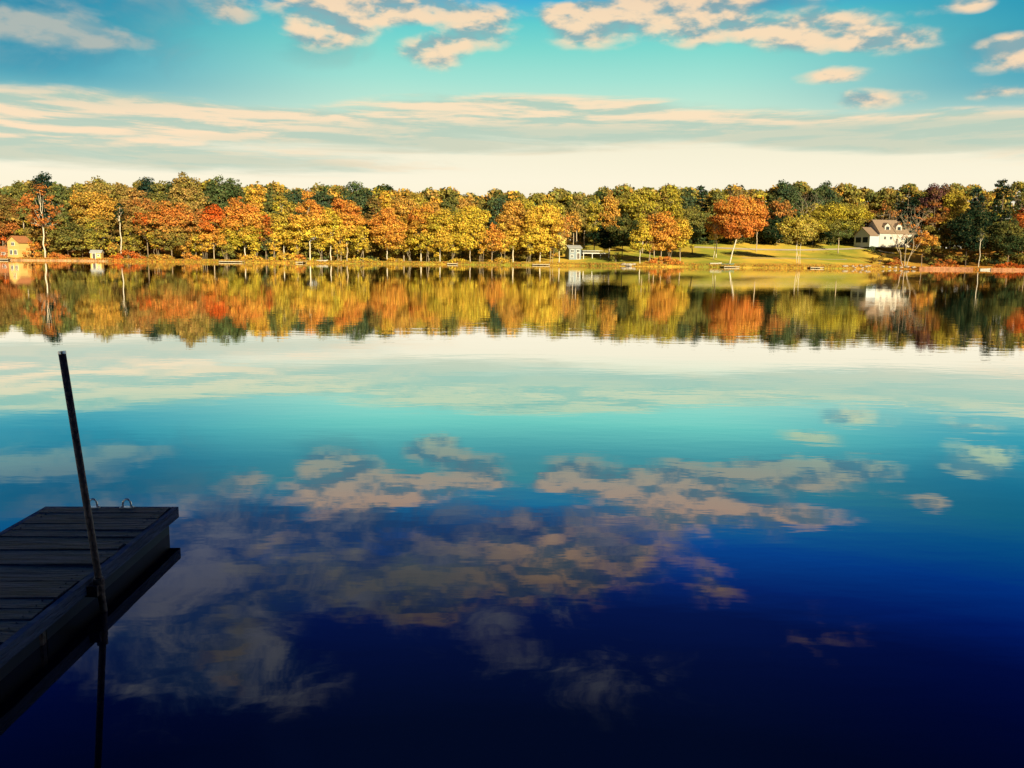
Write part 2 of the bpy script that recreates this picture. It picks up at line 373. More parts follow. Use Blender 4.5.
# ------------------------------------------------------------------ foliage
PAL = dict(yellow=(.86, .58, .07), gold=(.84, .44, .07), orange=(.82, .28, .06), red=(.66, .12, .02), russet=(.50, .18, .045), tan=(.50, .32, .09),
           olive=(.32, .27, .06), yolive=(.58, .46, .05), green=(.13, .17, .06), dgreen=(.04, .07, .028), pine=(.016, .036, .02), purple=(.16, .06, .08), cream=(.75, .58, .16), brown=(.22, .12, .04), blue=(.04, .09, .07))
rng = np.random.default_rng(7)
def leaves(name, cent, nrm, size, cols, parent, loc=None):
    n = len(cent)
    rnd = rng.normal(size=(n, 3)); nn = nrm * 1.0 + rnd * .75; nn /= np.linalg.norm(nn, axis=1)[:, None]
    t = np.cross(nn, rng.normal(size=(n, 3))); t /= np.linalg.norm(t, axis=1)[:, None] + 1e-9
    b = np.cross(nn, t)
    s = (size * rng.uniform(.6, 1.35, n))[:, None] * .68
    v = np.empty((n, 4, 3)); v[:, 0] = cent - t * s; v[:, 1] = cent + b * s * .75; v[:, 2] = cent + t * s; v[:, 3] = cent - b * s * .75
    me = bpy.data.meshes.new(name); me.vertices.add(4 * n); me.vertices.foreach_set('co', v.reshape(-1).astype(np.float32))
    me.loops.add(4 * n); me.loops.foreach_set('vertex_index', np.arange(4 * n, dtype=np.int32))
    me.polygons.add(n); me.polygons.foreach_set('loop_start', np.arange(0, 4 * n, 4, dtype=np.int32))
    me.update(calc_edges=True)
    a = me.attributes.new('leaf_colour', 'FLOAT_COLOR', 'FACE')
    c = np.ones((n, 4)); c[:, :3] = np.clip(cols, 0, .9); a.data.foreach_set('color', c.reshape(-1).astype(np.float32))
    me.materials.append(m_leaf)
    o = bpy.data.objects.new(name, me); col.objects.link(o)
    if parent: o.parent = parent
    if loc: o.location = loc
    return o
def crown_points(clumps, dens, leaf, ctr, c1, c2, clow, sparse=1.):
    C = []; Nn = []; K = []
    zmin = min(c[2] for c in clumps); zmax = max(c[2] for c in clumps) + .01
    c1 = np.array(PAL[c1]); c2 = np.array(PAL[c2 or 'olive']); cl = np.array(PAL[clow]) if clow else None
    for (x, y, z, r, fl) in clumps:
        n = max(8, int(dens * 4 * math.pi * r * r * sparse / (leaf * leaf * .75) * .5))
        d = rng.normal(size=(n, 3)); d /= np.linalg.norm(d, axis=1)[:, None]
        d[:, 2] *= np.where(d[:, 2] < 0, .6, 1)
        rr = r * rng.uniform(.25, 1.12, n) ** .6
        p = d * rr[:, None] * np.array([1, 1, fl]) + np.array([x, y, z])
        C.append(p); out = p - np.array(ctr); out /= np.linalg.norm(out, axis=1)[:, None] + 1e-6
        Nn.append(d * .9 + out * .5 + np.array([0, 0, .15]))
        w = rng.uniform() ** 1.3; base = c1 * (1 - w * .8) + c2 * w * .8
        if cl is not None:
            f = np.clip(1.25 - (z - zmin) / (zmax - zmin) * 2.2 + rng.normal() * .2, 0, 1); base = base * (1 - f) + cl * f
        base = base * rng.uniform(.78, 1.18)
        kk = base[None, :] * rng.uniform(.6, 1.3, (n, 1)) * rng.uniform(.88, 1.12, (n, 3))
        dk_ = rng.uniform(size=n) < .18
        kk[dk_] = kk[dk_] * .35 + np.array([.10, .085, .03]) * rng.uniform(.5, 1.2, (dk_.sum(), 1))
        K.append(kk)
    return np.concatenate(C), np.concatenate(Nn), np.concatenate(K)

def wob(p, q, n, amp):
    p = Vector(p); q = Vector(q); L_ = (q - p).length; out = []
    for i in range(n + 1):
        k = i / n; w = math.sin(k * math.pi)
        out.append(p.lerp(q, k) + Vector(rng.normal(size=3) * amp * L_ * w * .5))
    return out

def build_tree(name, label, cat, group, px, t, top, bot, w, c1, c2=None, clow=None, kind='round', bark='pale', dens=.68, leaf=.42, lean=0., base_px=None, dx=0., forks=None):
    X, Y = pos(px, t)
    bx = pos(base_px, t)[0] - X if base_px is not None else 0.
    z0 = ground(X + bx, Y)
    m_px = Y / F_PX / math.cos(0.05)
    ztop = at(px, top, Y).z - z0; zbot = max(.2, at(px, bot, Y).z - z0)
    rx = w / 2 * m_px; H = ztop
    root = empty(name, (X + bx, Y, z0)); tag(root, label, cat, group)
    ox = -bx
    cz = (ztop + zbot) / 2; rz = (ztop - zbot) / 2; ry = min(rx, 6.5) * .9
    ctr = (ox, 0, cz - rz * .2)
    tr = MB(); cl = []
    trad = max(.11, H * .0095)
    if kind in ('round', 'tall', 'sparse', 'multi'):
        k = int({'round': 38, 'tall': 34, 'sparse': 34, 'multi': 36}[kind] * max(.6, min(1.8, (rx * rz) / 40)))
        tries = 0; ph_ = rng.uniform(0, 6.28)
        while len(cl) < k and tries < 4000:
            tries += 1
            d = rng.normal(size=3); d /= np.linalg.norm(d); r = rng.uniform(.35, 1.0) ** .5 * .86
            if d[1] > .45: continue
            r *= 1 + .13 * math.sin(2.6 * math.atan2(d[2], d[0]) + ph_) + rng.normal() * .05
            zz = max(-1, min(1.06, d[2] * r))
            taper = 1 - .25 * max(0, zz) - .15 * max(0, -zz)
            if kind == 'tall': taper = 1 - .38 * max(0, zz)
            cr_ = (rx * ry * rz) ** (1 / 3) * rng.uniform(.12, .33) * (.75 if kind == 'sparse' else 1)
            cl.append((ox + d[0] * r * (rx) * taper * .93, d[1] * r * ry * taper, cz + zz * (rz - cr_ * .5), cr_, rng.uniform(.6, .85)))
        # fill
        if kind != 'sparse':
            for _ in range(k // 3):
                a = rng.uniform(-1, 1, 3); cl.append((ox + a[0] * rx * .45, a[1] * ry * .45, cz + a[2] * rz * .55, (rx * rz) ** .5 * .3, .8))
        fork = Vector((ox * .8, 0, max(zbot * .9, cz - rz * .75) if kind != 'sparse' else zbot + rz * .25))
        if kind == 'multi':
            for j in range(3):
                e = Vector((ox + rng.uniform(-.5, .5) * rx, rng.uniform(-.3, .3) * ry, cz))
                s0 = Vector(((j - 1) * .55, rng.uniform(-.3, .3), -.3))
                tr.tube(wob(s0, e, 5, .05), [trad * .6 * (1 - .13 * i) for i in range(6)])
            st = [Vector((ox, 0, cz - rz * .3))]
        else:
            tp = wob((0, 0, -.3), fork, 4, .03)
            tr.tube(tp, [trad * (1.25, 1.0, .92, .85, .8)[i] for i in range(5)], 8)
            top2 = Vector((ox + rng.uniform(-.1, .1) * rx, 0, cz + rz * .6))
            tr.tube(wob(fork, top2, 4, .06), [trad * .8, trad * .6, trad * .42, trad * .25, trad * .1])
            st = [fork, fork.lerp(top2, .3), fork.lerp(top2, .55)]
        outer = sorted(cl[:k], key=lambda c: rng.uniform())[:(16 if kind == 'sparse' else 10)]
        for c in outer:
            s = st[rng.integers(len(st))]
            if c[2] < s.z: s = st[0]
            r_ = trad * (.42 if kind == 'sparse' else .32)
            e = Vector(c[:3]); mid = s.lerp(e, .5) + Vector((0, 0, -.04 * (e - s).length))
            tr.tube([s, s.lerp(mid, .55) + Vector(rng.normal(size=3) * .12), mid, mid.lerp(e, .6) + Vector(rng.normal(size=3) * .2), e], [r_, r_ * .8, r_ * .6, r_ * .4, r_ * .12], 5)
    elif kind == 'conifer':
        tr.tube([(0, 0, -.3), (0, 0, H * .5), (0, 0, H * .97)], [trad, trad * .6, .05], 7)
        nl = max(7, int(H / 1.6))
        for i in range(nl):
            k = i / (nl - 1); zz = zbot + (ztop - zbot) * k * .96; rr = rx * (1 - k) ** .8 + .25
            nb = max(3, int(7 * (1 - k) + 3))
            for j in range(nb):
                a = rng.uniform(0, 6.28); q = rng.uniform(.45, 1)
                cl.append((math.cos(a) * rr * q, math.sin(a) * rr * q * .9, zz - rr * q * .18 + rng.normal() * .2, max(.45, rr * .36), .38))
                if j < 3: tr.tube([(0, 0, zz + .2), (math.cos(a) * rr * q, math.sin(a) * rr * q * .9, zz - rr * q * .15)], [.07, .03], 4)
    elif kind == 'pine':
        tr.tube(wob((0, 0, -.3), (0, 0, H * .96), 5, .01), [trad * (1 - .16 * i) for i in range(6)], 7)
        nl = max(5, int((ztop - zbot) / 1.7))
        for i in range(nl):
            k = i / max(1, nl - 1); zz = zbot + (ztop - zbot) * (.05 + .9 * k); rr = rx * (1 - .55 * k) * rng.uniform(.6, 1.1)
            for j in range(5):
                a = rng.uniform(0, 6.28); q = rng.uniform(.4, 1)
                cl.append((math.cos(a) * rr * q, math.sin(a) * rr * q * .8, zz + rng.normal() * .3, rng.uniform(.5, .9) * max(.8, rx * .3), .68))
                tr.tube([(0, 0, zz - .3), (math.cos(a) * rr * q, math.sin(a) * rr * q * .8, zz)], [.09, .03], 4)
    if kind in ('bare',):
        def branch(p, d, ln, r, dep):
            q = p + d * ln
            tr.tube(wob(p, q, 3, .07), [r, r * .85, r * .7, r * .55], 5 if dep < 3 else 4, cap=dep > 3)
            if dep >= 5 or r < .02: return
            for j in range(3 if dep in (1, 2) else 2):
                nd = (d + Vector((rng.normal() * .42 * rx / 4.2, rng.normal() * .3, rng.uniform(.0, .35)))).normalized()
                branch(q if j < 2 else p.lerp(q, .6), nd, ln * rng.uniform(.62, .82), r * .58, dep + 1)
        if forks is None: forks = 1
        if forks > 1:
            for j in range(forks):
                branch(Vector(((j - forks / 2) * .5, 0, -.3)), Vector(((j - (forks - 1) / 2) * .30, 0, 1)).normalized(), H * .31, trad * .8, 1)
        else:
            branch(Vector((0, 0, -.3)), Vector((lean, 0, 1)).normalized(), H * .30, trad, 0)
    tr.build('trunk', m_bark[bark], root, True)
    if cl:
        sp = .5 if kind == 'sparse' else 1.
        P_, N_, K_ = crown_points(cl, dens, leaf, ctr, c1, c2, clow, sp)
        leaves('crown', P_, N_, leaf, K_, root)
    elif c1:
        cc = [(rng.normal() * rx * .35, rng.normal() * 1.2, zbot + (ztop - zbot) * rng.uniform(.0, .65), rng.uniform(.7, 1.3), .7) for _ in range(16)]
        P_, N_, K_ = crown_points(cc, .28, .4, (0, 0, cz), c1, c2, clow)
        leaves('crown', P_, N_, .4, K_, root)
    return root

G1 = 'autumn trees along the far shore'; G2 = 'trees of the wood behind the shore row'
# px, t, top, crown bottom, width, c1, c2, clow, kind, bark, label, opts
front = [
 (-26, 9, 183, 250, 44, 'olive', 'russet', None, 'round', 'mid', 'olive tree just past the left edge of the photo', {}),
 (4, 12, 184, 240, 34, 'brown', 'olive', 'russet', 'round', 'mid', 'dull brown tree at the very left edge behind the yellow cabin', {}),
 (45, 7, 179, 234, 58, 'russet', 'orange', None, 'sparse', 'white', 'tall thin russet tree with a white forked trunk, right of the yellow cabin', {'dens': .62}),
 (68, 8, 214, 252, 36, 'olive', 'dgreen', None, 'round', 'mid', 'low dense olive tree right of the white forked russet tree', {}),
 (98, 18, 185, 235, 54, 'gold', 'olive', 'olive', 'round', 'mid', 'broad tree with golden top and olive base behind the small yellow shed', {}),
 (99, 7, 216, 249, 30, 'olive', 'yolive', None, 'multi', 'pale', 'low many-stemmed olive tree directly above the small yellow shed', {}),
 (140, 14, 186, 236, 44, 'tan', 'russet', 'olive', 'round', 'mid', 'tan tree with olive base right of the tall bare ivy-hung trunk', {}),
 (148, 8, 206, 240, 26, 'red', 'olive', 'olive', 'round', 'mid', 'small red-topped tree in front of the tan one, left part of shore', {}),
 (172, 7, 193, 253, 48, 'orange', 'olive', 'olive', 'round', 'mid', 'big orange tree fading to olive below, left of the red maple', {}),
 (196, 10, 200, 252, 32, 'russet', 'tan', 'yolive', 'round', 'pale', 'russet tree squeezed between big orange tree and red maple', {}),
 (214, 7, 203, 246, 34, 'red', 'orange', 'gold', 'round', 'pale', 'red maple with a golden skirt left of the round orange tree', {}),
 (245, 8, 194, 248, 48, 'orange', 'gold', 'yolive', 'round', 'white', 'round orange tree with pale forked trunk above the pale floating dock', {'base_px': 236}),
 (266, 6, 212, 250, 22, 'red', 'olive', 'green', 'round', 'mid', 'small tree, red above and green below, right of the round orange tree', {}),
 (284, 9, 190, 250, 30, 'yolive', 'tan', 'yellow', 'tall', 'white', 'slender yellow-olive tree with white trunk beside the small red and green tree', {}),
 (310, 6, 188, 243, 40, 'gold', 'orange', 'yellow', 'tall', 'white', 'tall golden tree on a thick white trunk beside dark gap in wood', {}),
 (331, 8, 200, 244, 30, 'yellow', 'yolive', 'yellow', 'round', 'white', 'yellow tree with green tinge between tall golden and orange-crowned trees', {}),
 (347, 11, 192, 238, 38, 'orange', 'gold', 'yellow', 'round', 'pale', 'orange-crowned tree with yellow skirt left of the golden cone', {}),
 (387, 6, 204, 247, 44, 'gold', 'orange', 'gold', 'round', 'white', 'wide golden cone-shaped tree, orange on its left side, on several trunks', {'base_px': 375}),
 (404, 14, 189, 240, 34, 'gold', 'tan', 'yellow', 'tall', 'pale', 'tall gold and tan tree rising behind the golden cone', {}),
 (421, 9, 197, 250, 30, 'orange', 'yolive', 'yolive', 'round', 'white', 'orange-topped tree right of the golden cone and dark hollow', {}),
 (440, 6, 203, 255, 36, 'yolive', 'gold', 'yellow', 'round', 'white', 'speckled yellow-green tree left of the bright yellow one', {}),
 (470, 6, 199, 254, 44, 'yellow', 'yolive', 'yellow', 'round', 'pale', 'bright yellow broad tree at mid shore, dark gap on its right', {'dens': .8}),
 (492, 5, 222, 256, 28, 'gold', 'orange', 'gold', 'round', 'pale', 'low gold bush-like tree between two bright yellow trees', {}),
 (513, 10, 193, 248, 34, 'gold', 'tan', 'yellow', 'round', 'white', 'gold and tan tree just left of the brightest yellow tree', {}),
 (540, 5, 198, 255, 46, 'yellow', 'gold', 'yellow', 'round', 'white', 'brightest yellow tree, left of the grey lake cottage', {'dens': .85, 'base_px': 524}),
 (559, 4, 208, 250, 24, 'orange', 'cream', 'cream', 'tall', 'white', 'narrow orange and cream tree touching the grey lake cottage', {'base_px': 551}),
 (622, 20, 210, 250, 34, 'dgreen', 'olive', 'dgreen', 'round', 'dark', 'dark green shadowy tree left of the waterside clump', {}),
 (640, 4, 217, 259, 28, 'yellow', 'yolive', 'yolive', 'tall', 'white', 'small yellow tree at the left end of the waterside clump', {}),
 (661, 5, 208, 259, 38, 'gold', 'orange', 'gold', 'tall', 'pale', 'gold and orange tree in the middle of the waterside clump', {'dens': .7}),
 (680, 4, 216, 261, 32, 'yellow', 'gold', 'yolive', 'tall', 'pale', 'small yellow tree at the right end of the waterside clump', {}),
 (692, 36, 203, 242, 30, 'olive', 'green', 'green', 'round', 'dark', 'olive round tree behind the right end of the waterside clump', {}),
 (716, 22, 208, 244, 26, 'gold', 'orange', 'cream', 'round', 'white', 'pale gold tree with white trunk left of the big orange maple', {'dens': .55}),
 (737, 6, 189, 246, 58, 'orange', 'gold', 'orange', 'round', 'white', 'big bright orange maple alone at the front of the lawn', {'base_px': 730, 'dens': .85}),
 (799, 8, 211, 248, 54, 'yolive', 'cream', 'olive', 'multi', 'white', 'pale olive tree with splayed white trunks near the water on the lawn', {'dens': .5}),
 (838, 42, 198, 240, 62, 'yolive', 'olive', 'green', 'round', 'pale', 'large round yellow-green tree left of the house', {'dens': .8}),
 (880, 75, 199, 232, 34, 'russet', 'tan', None, 'sparse', 'pale', 'rusty thin tree rising behind the house roof', {}),
 (922, 6, 228, 257, 28, 'gold', 'orange', 'olive', 'round', 'mid', 'low gold and orange tree right of the white bare sycamore', {}),
 (930, 60, 196, 228, 34, 'russet', 'brown', 'russet', 'sparse', 'mid', 'russet tree with twiggy crown behind the bare sycamore', {'dens': .8}),
 (966, 14, 204, 258, 48, 'pine', 'dgreen', 'pine', 'round', 'dark', 'wide very dark evergreen mass right of the low gold tree', {}),
 (1008, 9, 216, 260, 44, 'dgreen', 'olive', 'dgreen', 'round', 'mid', 'dark green tree at the right end of the shore below the red one', {}),
 (1026, 16, 202, 238, 34, 'red', 'orange', 'russet', 'round', 'mid', 'red-orange tree cut by the right edge of the photo', {}),
 (1062, 8, 195, 255, 44, 'olive', 'russet', 'olive', 'round', 'mid', 'olive and rust tree just past the right edge of the photo', {}),
]
for (px, t, top, bot, w, c1, c2, cl_, kd, bk, lb, op) in front:
    if px != 737: op.pop('base_px', None)
    if t < 20 and px < 700 and kd != 'sparse': bot = min(257, bot + rng.uniform(4, 13))
    w = w * 1.12
    nm = 'evergreen_tree' if c1 == 'pine' else 'autumn_tree'
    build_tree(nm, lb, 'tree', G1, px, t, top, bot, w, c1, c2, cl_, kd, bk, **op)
low = [
 (20, 13, 226, 30, 'olive', 'brown', 'low olive tree behind the yellow cabin roof'),
 (80, 14, 218, 26, 'olive', 'dgreen', 'low olive tree in the second row behind the yellow shed'),
 (132, 9, 226, 22, 'olive', 'yolive', 'low olive tree right behind the wide orange mound'),
 (158, 8, 222, 24, 'yolive', 'russet', 'low speckled olive tree under the tan tree'),
 (184, 6, 228, 22, 'gold', 'olive', 'low gold and olive tree under the big orange tree'),
 (205, 5, 230, 20, 'gold', 'yolive', 'low golden tree at the foot of the red maple'),
 (228, 8, 226, 20, 'yolive', 'green', 'low yellow-green tree left of the pale forked trunk'),
 (256, 6, 229, 20, 'yellow', 'yolive', 'low yellow tree right of the pale forked trunk'),
 (274, 5, 227, 18, 'yellow', 'gold', 'low yellow tree left of the slender yellow-olive tree'),
 (296, 8, 218, 22, 'yolive', 'gold', 'low yellow-olive tree left of the tall golden tree'),
 (321, 8, 226, 16, 'yellow', 'yolive', 'small yellow sapling right of the tall golden tree'),
 (340, 5, 224, 20, 'yellow', 'gold', 'low yellow tree under the orange-crowned tree'),
 (362, 8, 218, 22, 'yellow', 'yolive', 'low yellow-green tree left of the golden cone'),
 (410, 10, 224, 20, 'yolive', 'gold', 'low yellow-olive tree in the gap right of the golden cone'),
 (428, 6, 226, 22, 'yellow', 'yolive', 'low yellow tree under the orange-topped tree'),
 (452, 5, 228, 22, 'yellow', 'yolive', 'low yellow-green tree left under the bright yellow broad tree'),
 (481, 6, 222, 18, 'gold', 'yellow', 'low gold sapling right under the bright yellow broad tree'),
 (503, 6, 228, 20, 'yellow', 'gold', 'low yellow tree between low gold bush-like and gold-tan trees'),
 (528, 4, 230, 22, 'yellow', 'yolive', 'low yellow tree left under the brightest yellow tree'),
 (551, 5, 226, 20, 'yellow', 'gold', 'low yellow tree left under the narrow orange and cream tree'),
 (650, 5, 226, 18, 'tan', 'orange', 'low tan tree in the left half of the waterside clump'),
 (671, 5, 228, 18, 'gold', 'orange', 'low gold tree in the right half of the waterside clump'),
]
for (px, t, top, w, c1, c2, lb) in low:
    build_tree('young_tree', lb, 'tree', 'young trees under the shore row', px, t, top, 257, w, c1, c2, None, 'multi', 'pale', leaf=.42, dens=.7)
# bare or dead trees
build_tree('dead_tree', 'tall bare trunk hung with dark ivy right of the yellow shed', 'tree', G1, 122, 7, 198, 226, 12, 'pine', 'dgreen', None, 'tall', 'white', dens=.5)
build_tree('bare_tree', 'white bare sycamore with many upright limbs in front of the house', 'tree', G1, 906, 3, 196, 238, 32, 'orange', 'russet', None, 'bare', 'pale', forks=3)
build_tree('bare_tree', 'short pale bare trunk standing alone by the dark evergreens at right', 'tree', G1, 979, 3, 226, 244, 12, 'dgreen', 'olive', None, 'tall', 'white', dens=.25)
build_tree('bare_tree', 'slim white bare trunk left of the big orange maple', 'tree', G1, 714, 16, 218, 235, 8, None, None, None, 'bare', 'white')

back = [
 (-50, 40, 182, 235, 46, 'olive', 'tan', 'round', 'olive treetop beyond the left edge of the photo'),
 (-8, 40, 181, 235, 40, 'olive', 'green', 'round', 'olive treetop at the far left above the brown edge tree'),
 (26, 36, 177, 230, 34, 'olive', 'green', 'round', 'olive treetop behind left side of the white forked russet tree'),
 (48, 60, 168, 235, 30, 'pine', 'blue', 'round', 'blackish treetop sticking up behind the white forked russet tree'),
 (65, 38, 177, 230, 30, 'green', 'olive', 'round', 'green treetop right of the blackish one, left skyline'),
 (82, 60, 184, 235, 34, 'olive', 'tan', 'round', 'olive treetop in the dip left of the golden-topped broad tree'),
 (104, 42, 173, 230, 44, 'olive', 'tan', 'round', 'high olive treetop above the broad golden-topped tree'),
 (126, 48, 179, 230, 32, 'tan', 'olive', 'round', 'tan treetop above the tall bare ivy-hung trunk'),
 (113, 24, 212, 248, 20, 'pine', 'dgreen', 'conifer', 'small black conifer left beside the tall bare ivy-hung trunk'),
 (152, 66, 171, 225, 26, 'pine', 'blue', 'round', 'dark rounded treetop left of the tan-brown dome'),
 (160, 46, 182, 230, 30, 'olive', 'green', 'round', 'green treetop under the dark rounded one, above the big orange tree'),
 (190, 36, 170, 225, 42, 'tan', 'olive', 'round', 'tall tan-brown dome, highest of the left skyline'),
 (177, 58, 170, 225, 20, 'green', 'dgreen', 'round', 'narrow green treetop at the left shoulder of the tan-brown dome'),
 (228, 48, 172, 225, 50, 'green', 'dgreen', 'round', 'wide dark green dome right of the tan-brown dome'),
 (258, 40, 179, 230, 26, 'gold', 'yolive', 'round', 'golden treetop right of the wide dark green dome'),
 (270, 52, 184, 235, 30, 'green', 'olive', 'round', 'green treetop behind the small red and green tree'),
 (297, 62, 182, 235, 34, 'green', 'blue', 'round', 'dark green treetop left behind the tall golden tree'),
 (324, 64, 184, 235, 36, 'green', 'blue', 'round', 'dark green treetop right behind the tall golden tree'),
 (358, 50, 178, 235, 46, 'green', 'blue', 'round', 'lumpy dark green crown behind the orange-crowned tree'),
 (375, 40, 193, 235, 24, 'brown', 'olive', 'round', 'brownish treetop between orange-crowned tree and golden cone'),
 (388, 64, 187, 235, 30, 'gold', 'yolive', 'round', 'pale gold treetop on the skyline above the golden cone'),
 (418, 62, 189, 235, 34, 'yolive', 'tan', 'round', 'yellow-olive skyline treetop above the orange-topped tree'),
 (432, 40, 195, 240, 28, 'tan', 'gold', 'round', 'tan treetop behind the speckled yellow-green tree'),
 (450, 44, 190, 235, 24, 'green', 'olive', 'round', 'green treetop left behind the bright yellow broad tree'),
 (466, 60, 191, 235, 26, 'tan', 'gold', 'round', 'tan skyline treetop right above the bright yellow broad tree'),
 (483, 50, 194, 235, 26, 'olive', 'tan', 'round', 'olive treetop in the dip right of the bright yellow broad tree'),
 (498, 44, 188, 240, 28, 'green', 'blue', 'round', 'bluish green treetop above the low gold bush-like tree'),
 (524, 60, 192, 235, 28, 'yolive', 'olive', 'round', 'yellow-olive treetop behind the gold and tan tree'),
 (552, 58, 194, 235, 32, 'olive', 'yolive', 'round', 'olive skyline treetop behind the brightest yellow tree'),
 (576, 36, 193, 236, 28, 'olive', 'tan', 'tall', 'tall olive tree rising behind the grey lake cottage'),
 (584, 62, 190, 235, 32, 'olive', 'green', 'round', 'green-olive skyline treetop right of the grey lake cottage'),
 (573, 28, 209, 236, 22, 'gold', 'tan', 'round', 'small gold tree tucked directly behind the grey lake cottage'),
 (594, 40, 196, 242, 24, 'yolive', 'olive', 'tall', 'slim yellow-olive tree above the dark hollow, left side'),
 (609, 42, 190, 240, 26, 'gold', 'tan', 'tall', 'slim tan-gold tree above the middle of the dark hollow'),
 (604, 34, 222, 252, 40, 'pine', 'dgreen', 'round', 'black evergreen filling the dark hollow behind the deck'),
 (622, 64, 186, 235, 34, 'olive', 'yolive', 'round', 'olive skyline treetop left of the broad yellow-olive dome'),
 (642, 46, 183, 232, 42, 'yolive', 'olive', 'round', 'broad yellow-olive dome above the waterside clump'),
 (668, 48, 184, 232, 34, 'yolive', 'olive', 'round', 'yellow-olive treetop above the right half of the waterside clump'),
 (654, 30, 204, 240, 26, 'olive', 'brown', 'round', 'dull olive tree right behind the waterside clump'),
 (684, 62, 184, 232, 24, 'green', 'blue', 'round', 'bluish treetop right of the yellow-olive domes'),
 (700, 64, 186, 236, 30, 'dgreen', 'blue', 'pine', 'dark pine top left behind the big orange maple'),
 (716, 58, 190, 240, 30, 'olive', 'green', 'round', 'olive treetop over the pale gold tree on the lawn'),
 (756, 46, 193, 236, 26, 'russet', 'orange', 'round', 'russet tree peeping out right behind the big orange maple'),
 (738, 74, 182, 236, 40, 'tan', 'olive', 'sparse', 'thin twiggy tan treetop directly above the big orange maple'),
 (778, 64, 196, 226, 34, 'russet', 'tan', 'round', 'rusty round treetop right of the big orange maple'),
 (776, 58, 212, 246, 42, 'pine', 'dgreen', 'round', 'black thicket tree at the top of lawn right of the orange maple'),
 (784, 80, 178, 230, 40, 'green', 'blue', 'round', 'left one of two high dark green domes above the pale olive tree'),
 (819, 80, 179, 230, 42, 'green', 'blue', 'round', 'right one of two high dark green domes above the pale olive tree'),
 (812, 62, 200, 238, 30, 'yolive', 'olive', 'round', 'yellow-olive tree between the pale olive and the large round tree'),
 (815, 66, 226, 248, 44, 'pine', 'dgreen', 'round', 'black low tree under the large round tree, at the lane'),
 (852, 86, 190, 232, 34, 'olive', 'tan', 'round', 'olive skyline treetop above the large round tree'),
 (872, 92, 190, 232, 30, 'olive', 'brown', 'round', 'olive brown skyline treetop left above the house'),
 (893, 78, 192, 240, 24, 'pine', 'blue', 'conifer', 'black spire-shaped conifer behind the right end of the house'),
 (904, 60, 186, 240, 28, 'pine', 'blue', 'conifer', 'taller bluish conifer behind the bare sycamore'),
 (888, 88, 190, 232, 36, 'olive', 'brown', 'round', 'dull olive treetop straight above the house chimney'),
 (912, 84, 190, 236, 34, 'pine', 'dgreen', 'round', 'black round treetop right behind the bare sycamore'),
 (932, 66, 178, 222, 32, 'purple', 'brown', 'round', 'purple-leaved treetop behind the bare sycamore'),
 (949, 62, 185, 230, 34, 'yolive', 'tan', 'round', 'yellow-olive treetop right of the purple one'),
 (972, 58, 188, 240, 30, 'pine', 'blue', 'pine', 'dark pine top above the wide very dark evergreen'),
 (998, 36, 179, 232, 32, 'pine', 'dgreen', 'pine', 'tallest dark pine at right, bare stems below'),
 (985, 30, 205, 256, 30, 'dgreen', 'pine', 'round', 'dark green tree behind the short pale bare trunk'),
 (1018, 50, 183, 235, 28, 'dgreen', 'olive', 'pine', 'dark pine top in the upper right corner of the wood'),
 (1044, 44, 184, 240, 40, 'olive', 'green', 'round', 'olive treetop beyond the right edge of the photo'),
 (1090, 44, 184, 240, 50, 'olive', 'green', 'round', 'green-olive treetop well beyond the right edge of the photo'),
]
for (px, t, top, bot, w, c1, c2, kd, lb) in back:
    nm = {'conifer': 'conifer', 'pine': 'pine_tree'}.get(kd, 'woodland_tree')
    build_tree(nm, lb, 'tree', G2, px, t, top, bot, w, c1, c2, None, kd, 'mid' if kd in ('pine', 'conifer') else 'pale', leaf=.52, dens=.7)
build_tree('bare_tree', 'leafless pale tree in front of the two high green domes', 'tree', G2, 797, 60, 184, 200, 26, None, None, None, 'bare', 'pale')
build_tree('bare_tree', 'leafless twiggy treetop above the big orange maple', 'tree', G2, 730, 66, 177, 200, 26, None, None, None, 'bare', 'mid')
build_tree('bare_tree', 'faint leafless treetop at the right edge of the skyline', 'tree', G2, 1021, 60, 172, 200, 20, None, None, None, 'bare', 'mid')
build_tree('bare_tree', 'leafless treetop left of the tallest dark pine', 'tree', G2, 970, 62, 179, 200, 24, None, None, None, 'bare', 'mid')

# far wood: one mass behind the individual trees
def mass(name, label, pxs, trange, htab, c, n, leaf, seed, zlo=0., r=(1.5, 3.0)):
    rg = np.random.default_rng(seed); cl = []
    for _ in range(n):
        px = rg.uniform(*pxs); t = rg.uniform(*trange); X, Y = pos(px, t)
        g = ground(X, Y); ztop = at(px, interp(px, htab) + 3 * math.sin(px * .11) + 2.5 * math.sin(px * .29), Y).z
        z = rg.uniform(g + zlo, max(g + 1, ztop)) if rg.uniform() < .8 else ztop
        cl.append((X, Y, z, rg.uniform(*r), .8))
    allP = []; allN = []; allK = []
    for c_ in cl:
        cc = c[rg.integers(len(c))]
        P_, N_, K_ = crown_points([c_], .8, leaf, (c_[0], c_[1] + 8, c_[2] - 4), cc, 'olive', None)
        allP.append(P_); allN.append(N_); allK.append(K_)
    o = leaves(name, np.concatenate(allP), np.concatenate(allN), leaf, np.concatenate(allK), None)
    tag(o, label, 'woods', kind='stuff'); return o
mass('far_wood', 'deep wood filling in behind the individual shore trees', (-120, 1150), (84, 104), [(-100, 192), (60, 190), (200, 190), (360, 194), (500, 199), (580, 198), (640, 192), (720, 196), (800, 190), (860, 194), (1000, 192)], ['olive', 'green', 'tan', 'yolive', 'dgreen', 'gold'], 6500, 1.0, 3, r=(1.8, 3.4))
mass('undergrowth', 'shaded undergrowth between the trunks of the left wood', (-100, 562), (12, 34), [(-100, 228), (560, 234)], ['olive', 'green', 'yolive', 'tan', 'brown', 'gold'], 1500, .5, 4, r=(1.0, 2.0))
